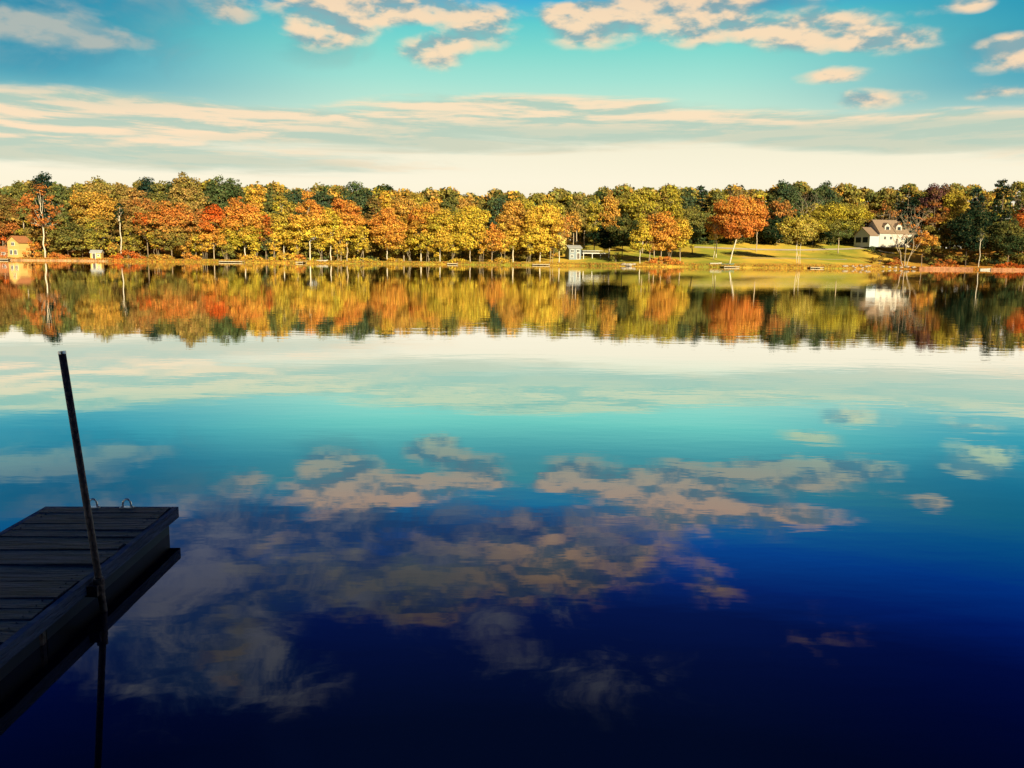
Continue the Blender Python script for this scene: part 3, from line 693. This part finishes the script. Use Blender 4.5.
mass('undergrowth', 'dark undergrowth below the evergreens at the right', (925, 1150), (14, 40), [(900, 228), (1150, 228)], ['dgreen', 'pine', 'olive'], 700, .5, 5, r=(1.0, 2.0))
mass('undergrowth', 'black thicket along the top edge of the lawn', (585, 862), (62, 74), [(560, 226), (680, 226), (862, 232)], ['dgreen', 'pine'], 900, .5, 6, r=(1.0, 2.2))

# ------------------------------------------------------------------ shrubs on the bank
def shrub(px, t, top, w, c1, c2, label, group='low bushes on the far bank'):
    X, Y = pos(px, t); z0 = ground(X, Y); h = max(.7, at(px, top, Y).z - z0); rx = w / 2 * Y / F_PX
    root = empty('bush', (X, Y, z0)); tag(root, label, 'bush', group)
    s = MB()
    for j in range(5):
        a = rng.uniform(-1, 1); s.tube([(a * .2, 0, -.1), (a * rx * .5, rng.uniform(-.4, .4), h * .6)], [.06, .02], 4)
    s.build('stem', m_bark['mid'], root)
    cl = []
    for _ in range(max(8, int(rx * 5))):
        a = rng.uniform(-1, 1); hh = h * math.sqrt(max(.1, 1 - a * a))
        r = min(h * .45, 1.1) * rng.uniform(.6, 1)
        cl.append((a * rx * .9, rng.uniform(-1, 1) * min(rx, 2.2) * .7, rng.uniform(r * .5, max(r * .6, hh - r * .7)), r, .8))
    P_, N_, K_ = crown_points(cl, .7, .3, (0, 0, 0), c1, c2, None)
    leaves('foliage', P_, N_, .32, K_, root)
for a in [
 (8, 8, 229, 20, 'red', 'orange', 'red-orange bush above the low brown garage at left edge'),
 (33, 5, 240, 14, 'orange', 'gold', 'orange bush between the yellow cabin and the white forked trunk'),
 (58, 4, 250, 16, 'orange', 'russet', 'low orange bush just right of the white forked trunk'),
 (127, 3.5, 249, 34, 'orange', 'red', 'wide orange mound of leaves at the foot of the ivy-hung trunk'),
 (160, 4, 252, 24, 'gold', 'olive', 'gold bush right of the wide orange mound'),
 (190, 4, 252, 22, 'gold', 'orange', 'gold bush under the russet squeezed tree'),
 (226, 5, 241, 18, 'green', 'yolive', 'green bush behind the pale floating dock'),
 (252, 4, 252, 20, 'gold', 'yellow', 'golden low bush right of the pale floating dock'),
 (268, 9, 236, 16, 'dgreen', 'green', 'dark green bush under the small red and green tree'),
 (286, 3.5, 249, 30, 'yellow', 'gold', 'wide yellow mound below the slender yellow-olive tree'),
 (300, 3, 252, 12, 'orange', 'gold', 'small orange bush left of the thick white trunk'),
 (358, 3.5, 256, 28, 'yellow', 'yolive', 'yellow bank bush left of the golden cone'),
 (395, 3.5, 256, 18, 'yellow', 'gold', 'yellow bush below the golden cone'),
 (458, 3, 257, 22, 'yellow', 'yolive', 'yellow bush at the foot of the bright yellow broad tree'),
 (500, 3, 257, 24, 'gold', 'yellow', 'gold bush left of the low wooden jetty'),
 (616, 12, 249, 12, 'green', 'yolive', 'small green bush on the shaded lawn edge left of the clump'),
 (664, 3.5, 256, 40, 'orange', 'gold', 'broad orange bush under the waterside clump'),
 (880, 8, 253, 20, 'olive', 'russet', 'olive rusty bush left of the bare sycamore'),
 (896, 5, 257, 16, 'russet', 'orange', 'rusty bush at the foot of the bare sycamore'),
 (872, 46, 243, 9, 'green', 'dgreen', 'clipped green bush in front of the house'),
 (945, 6, 257, 26, 'orange', 'russet', 'orange bush above the timber retaining wall'),
 (1010, 3.5, 262, 34, 'red', 'orange', 'red-orange bush on the bank at right edge'),
]: shrub(*a)

gp = []; gk = []
for _ in range(48000):
    p_ = rng.uniform(-90, 1120); t_ = abs(rng.normal()) * 2.2 + rng.uniform(-.3, .5)
    if mnoise.noise(Vector((p_ * .09, 3, 0))) < rng.uniform(-.6, .5): continue
    x_, y_ = pos(p_, max(.0, t_)); gp.append((x_, y_, max(.02, ground(x_, y_)) + rng.uniform(.02, .38)))
    cc = PAL[('gold', 'yolive', 'olive', 'tan', 'russet')[rng.integers(5)]] if 120 < p_ < 900 else PAL[('orange', 'russet', 'olive', 'tan', 'gold')[rng.integers(5)]]
    gk.append(np.array(cc) * rng.uniform(.5, 1.1))
gp = np.array(gp); gr = leaves('shore_grass', gp, np.tile(np.array([[0, -1.0, .3]]), (len(gp), 1)), .24, np.array(gk), None)
tag(gr, 'tufts of dry grass and fallen leaves along the far waterline', 'grass', kind='stuff')

# ------------------------------------------------------------------ buildings
m_glass = mat('window_glass', (.02, .03, .04), .08, var=.2, spec=.8)
m_yel = mat('yellow_siding', (.62, .42, .13), .8, .3, 2, .15, 1.0, stretch=(.2, .2, 6))
m_white = mat('white_siding', (.52, .49, .42), .75, .2, 2, .06, 1.0, stretch=(.2, .2, 8))
m_shaded = mat('shaded_siding', (.42, .47, .50), .8, .2, 2, .10, 1.0, stretch=(.2, .2, 8))  # wing walls: the gable's bluish shade is mixed into this colour
m_trim = mat('white_trim', (.80, .78, .70), .6, var=.05)
m_roofb = mat('brown_shingles', (.25, .17, .11), .9, .5, 6, .25, 4.0)
m_roofr = mat('rusty_roof', (.40, .16, .06), .9, .5, 6, .25, 4.0)
m_roofg = mat('grey_roof', (.38, .38, .36), .9, .5, 6, .2, 4.0)
m_door = mat('dark_door', (.10, .08, .07), .6, var=.15)
def gable_house(name, label, cat, X, Y, rz, Lx, Wy, hw, hr, mw, mr, wins, z0=None, doors=(), over=.45, dormers=(), ):
    """Walls Lx by Wy, ridge along local X. wins: (face, u, z, w, h), face 'f' (-Y) or 'l' (-X)."""
    z0 = ground(X, Y) if z0 is None else z0
    root = empty(name, (X, Y, z0), rz); tag(root, label, cat)
    a, b = Lx / 2, Wy / 2
    MB().poly([(-a, -b, -1.2), (a, -b, -1.2), (a, b, -1.2), (-a, b, -1.2), (-a, -b, hw), (a, -b, hw), (a, b, hw), (-a, b, hw), (-a, 0, hr), (a, 0, hr)],
              [(0, 1, 5, 4), (1, 2, 6, 9, 5), (2, 3, 7, 6), (3, 0, 4, 8, 7), (4, 5, 9, 8), (6, 7, 8, 9), (0, 3, 2, 1)]).build('wall', mw, root)
    k = (hr - hw) / b; zo = hw - k * over; ao = a + over; bo = b + over; th = .18
    MB().poly([(-ao, -bo, zo + .03), (ao, -bo, zo + .03), (ao, 0, hr + .03), (-ao, 0, hr + .03), (-ao, bo, zo + .03), (ao, bo, zo + .03),
               (-ao, -bo, zo + .03 + th), (ao, -bo, zo + .03 + th), (ao, 0, hr + .03 + th), (-ao, 0, hr + .03 + th), (-ao, bo, zo + .03 + th), (ao, bo, zo + .03 + th)],
              [(0, 3, 2, 1), (3, 4, 5, 2), (6, 7, 8, 9), (9, 8, 11, 10), (0, 1, 7, 6), (4, 10, 11, 5), (0, 6, 9, 3), (3, 9, 10, 4), (1, 2, 8, 7), (2, 5, 11, 8)]).build('roof', mr, root)
    def opening(face, u, z, w, h, nm, mm):
        if face == 'f': c = (u, -b, z); d = (w, .16, h); cf = (u, -b - .03, z); df = (w + .24, .12, h + .24)
        else: c = (-a, u, z); d = (.16, w, h); cf = (-a - .03, u, z); df = (.12, w + .24, h + .24)
        fr = MB().box(cf, df).build(nm, m_trim, root)
        MB().box((c[0] - (0 if face == 'f' else .06), c[1] - (.06 if face == 'f' else 0), c[2]), d).build('pane' if nm == 'window' else 'panel', mm, fr)
        if nm == 'window':
            MB().box((cf[0] - (0 if face == 'f' else .13), cf[1] - (.13 if face == 'f' else 0), z), (.07 if face == 'f' else .03, .03 if face == 'f' else .07, h)).build('mullion', m_trim, fr)
    for w_ in wins: opening(*w_, 'window', m_glass)
    for d_ in doors: opening(*d_, 'door', m_door)
    for (u, w, h) in dormers:
        zb = hw + k * .8; yb = -b + .8
        dm = MB().poly([(u - w / 2, yb, zb - .3), (u + w / 2, yb, zb - .3), (u + w / 2, yb, zb + h), (u - w / 2, yb, zb + h), (u, yb, zb + h + w * .4),
                        (u - w / 2, 0, zb + .5), (u + w / 2, 0, zb + .5), (u + w / 2, 0, zb + h), (u - w / 2, 0, zb + h), (u, 0, zb + h + w * .4)],
                       [(0, 1, 2, 4, 3), (1, 6, 7, 2), (0, 3, 8, 5)]).build('dormer', mw, root)
        zt = zb + h; q = .3
        MB().poly([(u - w / 2 - q, yb - .3, zt - q * .8 + .04), (u, yb - .3, zt + w * .4 + .06), (u + w / 2 + q, yb - .3, zt - q * .8 + .04),
                   (u - w / 2 - q, .0, zt - q * .8 + .04), (u, .0, zt + w * .4 + .06), (u + w / 2 + q, .0, zt - q * .8 + .04),
                   (u - w / 2 - q, yb - .3, zt - q * .8 + .18), (u, yb - .3, zt + w * .4 + .20), (u + w / 2 + q, yb - .3, zt - q * .8 + .18),
                   (u - w / 2 - q, .0, zt - q * .8 + .18), (u, .0, zt + w * .4 + .20), (u + w / 2 + q, .0, zt - q * .8 + .18)],
                  [(0, 3, 4, 1), (1, 4, 5, 2), (6, 7, 10, 9), (7, 8, 11, 10), (0, 1, 7, 6), (1, 2, 8, 7), (0, 6, 9, 3), (2, 5, 11, 8)]).build('dormer_roof', mr, dm)
        MB().box((u, yb - .04, zb + h * .5), (w * .55, .06, h * .7)).build('dormer_window', m_glass, dm)
    return root
# white house with dormers at the right
X, Y = pos(887, 57); hz = at(887, 244.5, Y).z
h_main = gable_house('house', 'white two-dormer house with brown roof at the top of the lawn', 'house', X, Y, math.radians(20), 18.5, 9.5, 4.9, 10.2, m_white, m_roofb,
            [('f', -6.4, 2.6, 1.1, 1.3), ('f', -3.2, 2.6, 1.1, 1.3), ('f', 3.0, 2.6, 1.1, 1.3), ('f', 6.2, 2.6, 1.1, 1.3)], z0=hz, doors=[('f', 0, 1.3, 1.1, 2.3)], dormers=[(-4.6, 3.0, 1.9), (1.6, 3.0, 1.9)])
# its lower wing as a part of the house
wing = MB(); wl, wb, wh, wr = 5.0, 4.6, 3.6, 6.9; x1 = -9.25
wing.poly([(x1 - wl, -wb, -1.2), (x1 - .01, -wb, -1.2), (x1 - .01, wb, -1.2), (x1 - wl, wb, -1.2), (x1 - wl, -wb, wh), (x1 - .01, -wb, wh), (x1 - .01, wb, wh), (x1 - wl, wb, wh), (x1 - wl, 0, wr), (x1 - .01, 0, wr)],
          [(0, 1, 5, 4), (2, 3, 7, 6), (3, 0, 4, 8, 7), (4, 5, 9, 8), (6, 7, 8, 9)])
w_o = wing.build('wing', m_shaded, h_main)
k = (wr - wh) / wb
MB().poly([(x1 - wl - .4, -wb - .4, wh - .4 * k + .04), (x1 - .5, -wb - .4, wh - .4 * k + .04), (x1 - .5, 0, wr + .04), (x1 - wl - .4, 0, wr + .04), (x1 - wl - .4, wb + .4, wh - .4 * k + .04), (x1 - .5, wb + .4, wh - .4 * k + .04),
           (x1 - wl - .4, -wb - .4, wh - .4 * k + .24), (x1 - .5, -wb - .4, wh - .4 * k + .24), (x1 - .5, 0, wr + .24), (x1 - wl - .4, 0, wr + .24), (x1 - wl - .4, wb + .4, wh - .4 * k + .24), (x1 - .5, wb + .4, wh - .4 * k + .24)],
          [(0, 3, 2, 1), (3, 4, 5, 2), (6, 7, 8, 9), (9, 8, 11, 10), (0, 1, 7, 6), (4, 10, 11, 5), (0, 6, 9, 3), (3, 9, 10, 4)]).build('wing_roof', m_roofb, w_o)
for u in (-2.0, 2.0):
    MB().box((x1 - wl - .04, u, 1.7), (.10, 2.9, 2.2)).build('wing_window', m_glass, w_o)
MB().box((5.5, 1.2, 10.2), (.8, .8, 2.2)).build('chimney', mat('red_brick', (.30, .12, .07), .9, .4, 10), h_main)
# yellow cabin at the left
X, Y = pos(20, 8)
gable_house('cabin', 'yellow two-storey cabin near the left end of the shore', 'cabin', X, Y, math.radians(72), 4.4, 4.6, 4.9, 6.6, m_yel, m_roofr,
            [('l', -.9, 1.7, .9, 1.3), ('l', .9, 1.7, .9, 1.3), ('l', 0, 4.3, 1.0, .9)])
X, Y = pos(3, 9)
gable_house('garage', 'low rust-roofed garage cut by the left edge', 'garage', X, Y, math.radians(4), 7.0, 5, 1.9, 3.3, mat('brown_siding', (.34, .16, .07), .8, .2, 2), m_roofr, [('f', 1.5, 1.2, .9, .6)], doors=[('f', -1.2, .9, 2.2, 1.6)])
X, Y = pos(97, 3.2)
gable_house('shed', 'small pale yellow shed by the water left of the orange mound', 'shed', X, Y, math.radians(8), 3.2, 2.2, 2.0, 2.7, m_yel, m_roofg, [('f', .8, 1.2, .5, .6)], doors=[('f', -.5, .95, .8, 1.7)], over=.2)
# grey lake cottage with deck
X, Y = pos(573, 20)
cot = gable_house('cottage', 'pale grey lake cottage with long white deck at the dark hollow', 'cottage', X, Y, math.radians(12), 4.6, 5.5, 4.0, 4.9, mat('pale_grey_siding', (.22, .26, .29), .8, .2, 2, .08), m_roofg,
            [('f', -1.1, 3.0, 1.0, .9), ('f', 1.1, 3.0, 1.0, .9), ('f', -1.2, 1.0, .8, .9)], doors=[('f', 1.2, 1.1, 1.0, 2.1)])
dk = MB().box((8.1, -1.5, 2.2), (10.6, 3.0, .22)).build('deck', m_trim, cot)
for x in (3.2, 6.6, 9.8, 13.0):
    MB().box((x, -2.85, .3), (.18, .18, 3.56)).build('deck_post', m_trim, dk)
rl = MB().box((8.1, -2.95, 3.2), (10.6, .06, .08))
for i in range(28): rl.box((2.95 + i * .38, -2.95, 2.74), (.05, .04, .84))
rl.build('deck_railing', m_trim, dk)

# ------------------------------------------------------------------ docks, boats, walls and rocks on the far shore
m_dockp = mat('pale_dock_boards', (.50, .42, .28), .85, .3, 4, .2, 2.)
m_timber = mat('rusty_timber', (.34, .15, .07), .9, .5, 3, .3, 1.2)
m_alu = mat('boat_white', (.50, .48, .42), .4, var=.08)
m_green = mat('boat_green', (.10, .20, .16), .4, var=.1)
def far_dock(px, w_px, ln, label, t0=0.5, rz=0.):
    X, Y = pos(px, t0); w = w_px * Y / F_PX
    root = empty('dock', (X, Y, 0), rz); tag(root, label, 'dock', 'small docks on the far shore')
    d = MB(); n = int(w / .3)
    for i in range(n): d.box((-w / 2 + (i + .5) * w / n, -ln / 2, .42), (w / n - .02, ln, .06))
    d.build('deck', m_dockp, root)
    MB().box((0, -ln + .04, .30), (w, .06, .17)).build('front_board', m_dockp, root)
    for sx in (-1, 1):
        for sy in (-.15, -ln + .15): MB().tube([(sx * (w / 2 - .1), sy, -1.2), (sx * (w / 2 - .1), sy, .75)], [.07, .07], 7).build('post', m_bark['mid'], root)
far_dock(233, 23, 2.6, 'pale floating dock below the round orange tree')
far_dock(303, 7, 5.0, 'short narrow dock beside the thick white trunk')
far_dock(541, 17, 2.4, 'low wooden jetty at the foot of the brightest yellow tree')
far_dock(453, 10, 3.0, 'little dock below the speckled yellow-green tree')
far_dock(729, 15, 4.5, 'dock at the foot of the big orange maple')
far_dock(815, 13, 2.8, 'pale square dock right of the pale olive tree')
far_dock(6, 12, 2.2, 'pale dock in front of the low rust-roofed garage')
def boat(px, t, ln, rz, m, label, z=.02):
    X, Y = pos(px, t); root = empty('rowboat', (X, Y, max(z, ground(X, Y) + .02)), rz); tag(root, label, 'boat', 'small boats on the far shore')
    def ring(s, inset, zz, n=9):
        pts = []
        for i in range(n):
            u = -1 + 2 * i / (n - 1); w = (1 - max(0, u) ** 2.2) ** .5 * (.62 if u > -.9 else .5) * s
            pts.append((u * ln / 2 * (.96 if inset else 1), w - inset, zz + .16 * max(0, u) ** 2))
        return pts
    a = ring(1, 0, .5); b = ring(.72, .0, .0); c = ring(.9, .05, .48); d = ring(.65, .05, .10)
    v = []; f = []; n = 9
    def add(rg):
        i0 = len(v); v.extend(rg); v.extend([(x, -y, z_) for x, y, z_ in rg]); return i0
    A, B, C_, D = add(a), add(b), add(c), add(d)
    for i in range(n - 1):
        for o in (0, n):
            f += [(A + o + i, A + o + i + 1, B + o + i + 1, B + o + i), (A + o + i, A + o + i + 1, C_ + o + i + 1, C_ + o + i), (C_ + o + i, C_ + o + i + 1, D + o + i + 1, D + o + i)]
        f += [(B + i, B + i + 1, B + n + i + 1, B + n + i), (D + i, D + i + 1, D + n + i + 1, D + n + i)]
    f += [(A, A + n, B + n, B), (C_, C_ + n, D + n, D)]
    mesh_obj('hull', v, f, m, root)
    for u in (-.5, .1): MB().box((u * ln / 2, 0, .36), (.25, 1.05, .04)).build('seat', m_dockp, root)
boat(716, 4, 4.4, .15, m_alu, 'white rowboat pulled up left of the big orange maple')
boat(728, 2.5, 4.4, -.2, m_green, 'dark green rowboat beside the dock under the orange maple')
boat(986, -1.5, 4.2, .1, m_alu, 'white rowboat on the water below the short bare trunk')
boat(322, 2.0, 3.8, .3, m_alu, 'small white rowboat on the bank right of the thick white trunk')
def bank_wall(p0, p1, t, h, m, name, label, cat):
    pts = [pos(p, t) for p in np.arange(p0, p1 + .1, 3)]
    v = []; f = []
    for x, y in pts: v += [(x, y - .15, -.6), (x, y - .15, h), (x, y + .2, h), (x, y + .2, -.6)]
    for i in range(len(pts) - 1):
        for k_ in range(3): f.append((4 * i + k_, 4 * i + 4 + k_, 4 * i + 5 + k_, 4 * i + 1 + k_))
    f += [(3, 2, 1, 0), tuple(4 * (len(pts) - 1) + q for q in (0, 1, 2, 3))]
    o = mesh_obj(name, v, f, m); tag(o, label, cat); return o
bank_wall(-60, 110, .2, .40, mat('pale_seawall', (.42, .24, .11), .9, .8, 3, .45, .8), 'seawall', 'low tan sea wall along the left shore', 'wall')
bank_wall(920, 976, .2, .95, m_timber, 'retaining_wall', 'rusty timber retaining wall left of the short bare trunk', 'wall')
bank_wall(992, 1090, .2, .8, m_timber, 'retaining_wall', 'reddish retaining wall running out of the right edge', 'wall')
m_rock = mat('pale_rock', (.36, .30, .23), .9, .8, 3, .4, 1.5)
def rock(px, t, s, label, grp):
    X, Y = pos(px, t)
    import bmesh
    bm = bmesh.new(); bmesh.ops.create_icosphere(bm, subdivisions=2, radius=1)
    sd = rng.uniform(0, 100)
    for v in bm.verts:
        k_ = 1 + .35 * mnoise.noise(v.co * 1.3 + Vector((sd, 0, 0))); v.co = Vector((v.co.x * s * 1.2 * k_, v.co.y * s * k_, v.co.z * s * .65 * k_))
    me = bpy.data.meshes.new('rock'); bm.to_mesh(me); bm.free(); me.materials.append(m_rock)
    o = bpy.data.objects.new('rock', me); col.objects.link(o); o.location = (X, Y, max(.05, ground(X, Y)) + s * .2)
    tag(o, label, 'rock', grp)
for i, (p, t, s) in enumerate([(624, 1, .9), (629, .6, 1.1), (634, 1.4, .7)]):
    rock(p, t, s, ['left of three white boulders at the waterside clump', 'biggest and middle of three white boulders at the waterside clump', 'right of three white boulders at the waterside clump'][i], 'white boulders left of the waterside clump')
for i in range(11):
    rock(845 + i * 2.6 + rng.uniform(-.8, .8), .5 + 3 * rng.uniform(), .3 + .45 * rng.uniform(), ['leftmost pale stone','second pale stone from the left','third pale stone from the left','fourth pale stone from the left','fifth pale stone from the left','middle pale stone','fifth pale stone from the right','fourth pale stone from the right','third pale stone from the right','second pale stone from the right','rightmost pale stone'][i] + ' of the row right of the square dock', 'pale stones on the bank')
for i in range(6):
    rock(884 + i * 6, .6 + rng.uniform(), .5 + .3 * rng.uniform(), ['leftmost','second','third','fourth','fifth','rightmost'][i] + ' stone of the row below the bare sycamore', 'stones at the sycamore foot')

# ------------------------------------------------------------------ near dock
ZD = .225
p1 = at_z(169, 508, ZD); p2 = at_z(-8, 648, ZD); p3 = at_z(50, 508, ZD)
ang = math.atan2(p1.y - p2.y, p1.x - p2.x)          # direction the dock runs
DW = abs((p3 - p1).cross(Vector((math.cos(ang), math.sin(ang), 0))).z)
DL = p1.y - .2
print('dock', p1, p2, p3, math.degrees(ang), DW)
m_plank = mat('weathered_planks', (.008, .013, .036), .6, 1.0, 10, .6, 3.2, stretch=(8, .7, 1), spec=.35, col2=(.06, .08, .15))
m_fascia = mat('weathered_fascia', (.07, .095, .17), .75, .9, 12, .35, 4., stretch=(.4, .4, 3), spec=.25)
m_pipe = mat('rusty_pipe', (.10, .07, .065), .5, .4, 30, .4, 12., metal=.5)
m_galv = mat('galvanised_steel', (.75, .73, .72), .3, .1, 20, .1, 10., metal=.8)
dock = empty('wooden_dock', (p1.x, p1.y, 0), ang); tag(dock, 'dark weathered wooden dock with plank deck in the lower left corner', 'dock')
# local frame: +x runs out along the dock (tip at 0), +y to the left; right edge y=0
pr = random.Random(5)
d = MB(); x = -.07
while x > -DL - .5:
    w = .130 + pr.uniform(-.006, .005); zt = ZD - .019 + pr.uniform(-.006, .006); yo = DW / 2 + pr.uniform(-.02, .02); rz_ = pr.uniform(-.008, .008)
    d.box((x, yo, zt), (w, DW + .03, .038), rz_, pr.uniform(-.006, .006))
    for sy in (.05, DW - .05):
        for sx in (-.035, .035):   # nail heads
            d.tube([(x + sx + pr.uniform(-.006, .006), sy + pr.uniform(-.01, .01), zt + .012), (x + sx, sy, zt + .0225)], [.006, .005], 6)
    x -= .146
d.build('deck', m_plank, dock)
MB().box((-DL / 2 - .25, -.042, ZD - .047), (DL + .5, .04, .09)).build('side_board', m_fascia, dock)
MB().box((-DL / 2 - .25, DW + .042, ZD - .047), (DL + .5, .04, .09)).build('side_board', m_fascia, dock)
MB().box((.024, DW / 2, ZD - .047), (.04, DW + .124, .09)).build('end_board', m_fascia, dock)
for yy in (.3, DW - .3): MB().box((-DL / 2 - .25, yy, ZD - .10), (DL + .4, .05, .12)).build('joist', m_plank, dock)
for xx in (-2.03, -4.08):
    for yy in (.06, DW - .06): MB().tube([(xx, yy, -2.2), (xx, yy, ZD - .045)], [.06, .06], 10).build('post', m_pipe, dock)
for i, xx in enumerate((-.98, -3.05, -5.1)):
    MB().box((xx, DW / 2, .05), (2.0, DW * .97, .20)).build('float', mat('underside_shade', (.02, .02, .022), .5), dock)  # added black blocks stand in for the dark shade under the deck
# two small metal arches on the end of the dock
for px_ in (93, 127):
    q = at_z(px_, 508, ZD); lx = Matrix.Rotation(-ang, 3, 'Z') @ (Vector((q.x - p1.x, q.y - p1.y, 0)))
    pts = []
    for i in range(13):
        a = math.pi * i / 12; pts.append((-.0, lx.y + math.cos(a) * .033, ZD + .03 + math.sin(a) * .045))
    pts = [(-.0, lx.y + .033, ZD - .02)] + pts + [(-.0, lx.y - .033, ZD - .02)]
    MB().tube(pts, [.0085] * len(pts), 8).build('ladder_hook', m_galv, dock, True)
    pl_ = MB().box((0, lx.y, ZD + .006), (.05, .11, .008))
    for sy in (-.045, .045): pl_.tube([(0, lx.y + sy, ZD + .008), (0, lx.y + sy, ZD + .017)], [.008, .008], 6)
    pl_.build('hook_plate', m_galv, dock)
# leaning pole held by a bracket on the right side board
pb = at_z(96, 578, ZD); ly = -.115
lp = Matrix.Rotation(-ang, 3, 'Z') @ Vector((pb.x - p1.x, pb.y - p1.y, 0)); wp = Matrix.Rotation(ang, 3, 'Z') @ Vector((lp.x, ly, 0)) + Vector((p1.x, p1.y, 0))
pt = at(62, 353, wp.y)
ptop = Vector((pt.x, wp.y, pt.z)); pd = (ptop - Vector((wp.x, wp.y, ZD)))
pbot = Vector((wp.x, wp.y, ZD)) - pd * 1.1
pole = empty('mooring_pole', (wp.x, wp.y, 0)); tag(pole, 'tall thin dark pole leaning left beside the wooden dock', 'pole')
o_ = Vector((wp.x, wp.y, 0))
MB().tube([pbot - o_, Vector((0, 0, ZD)), ptop - o_], [.022, .022, .022], 14).build('shaft', m_pipe, pole, True)
MB().tube([ptop - o_ - pd.normalized() * .005, ptop - o_ + pd.normalized() * .012], [.025, .023], 14).build('cap', m_galv, pole)
MB().box((lp.x, ly / 2 - .02, ZD - .07), (.12, .10, .07)).build('pole_bracket', m_pipe, dock)
MB().tube([(lp.x, ly, ZD - .12), (lp.x, ly, ZD + .0)], [.034, .034], 14).build('pole_sleeve', m_pipe, dock)

# ------------------------------------------------------------------ trees on the near bank behind the viewer (they shade the dock)
rg2 = np.random.default_rng(11); cl = []
for i in range(900):
    s_ = rg2.uniform(9, 24); lat = rg2.uniform(-13, 17)
    x = -2.0 + sdir.x / .945 * s_ + lat * .85; y = 2.0 + sdir.y / .945 * s_ + lat * .53
    if y > -2.5: continue
    cl.append((x, y, rg2.uniform(1.2, 15), rg2.uniform(.9, 1.8), .85))
P_, N_, K_ = crown_points(cl, .6, .45, (0, -12, 4), 'dgreen', 'olive', None)
nw = leaves('near_woods', P_, N_, .5, K_, None); tag(nw, 'dense woods on the near bank shading the wooden dock', 'woods', kind='stuff')
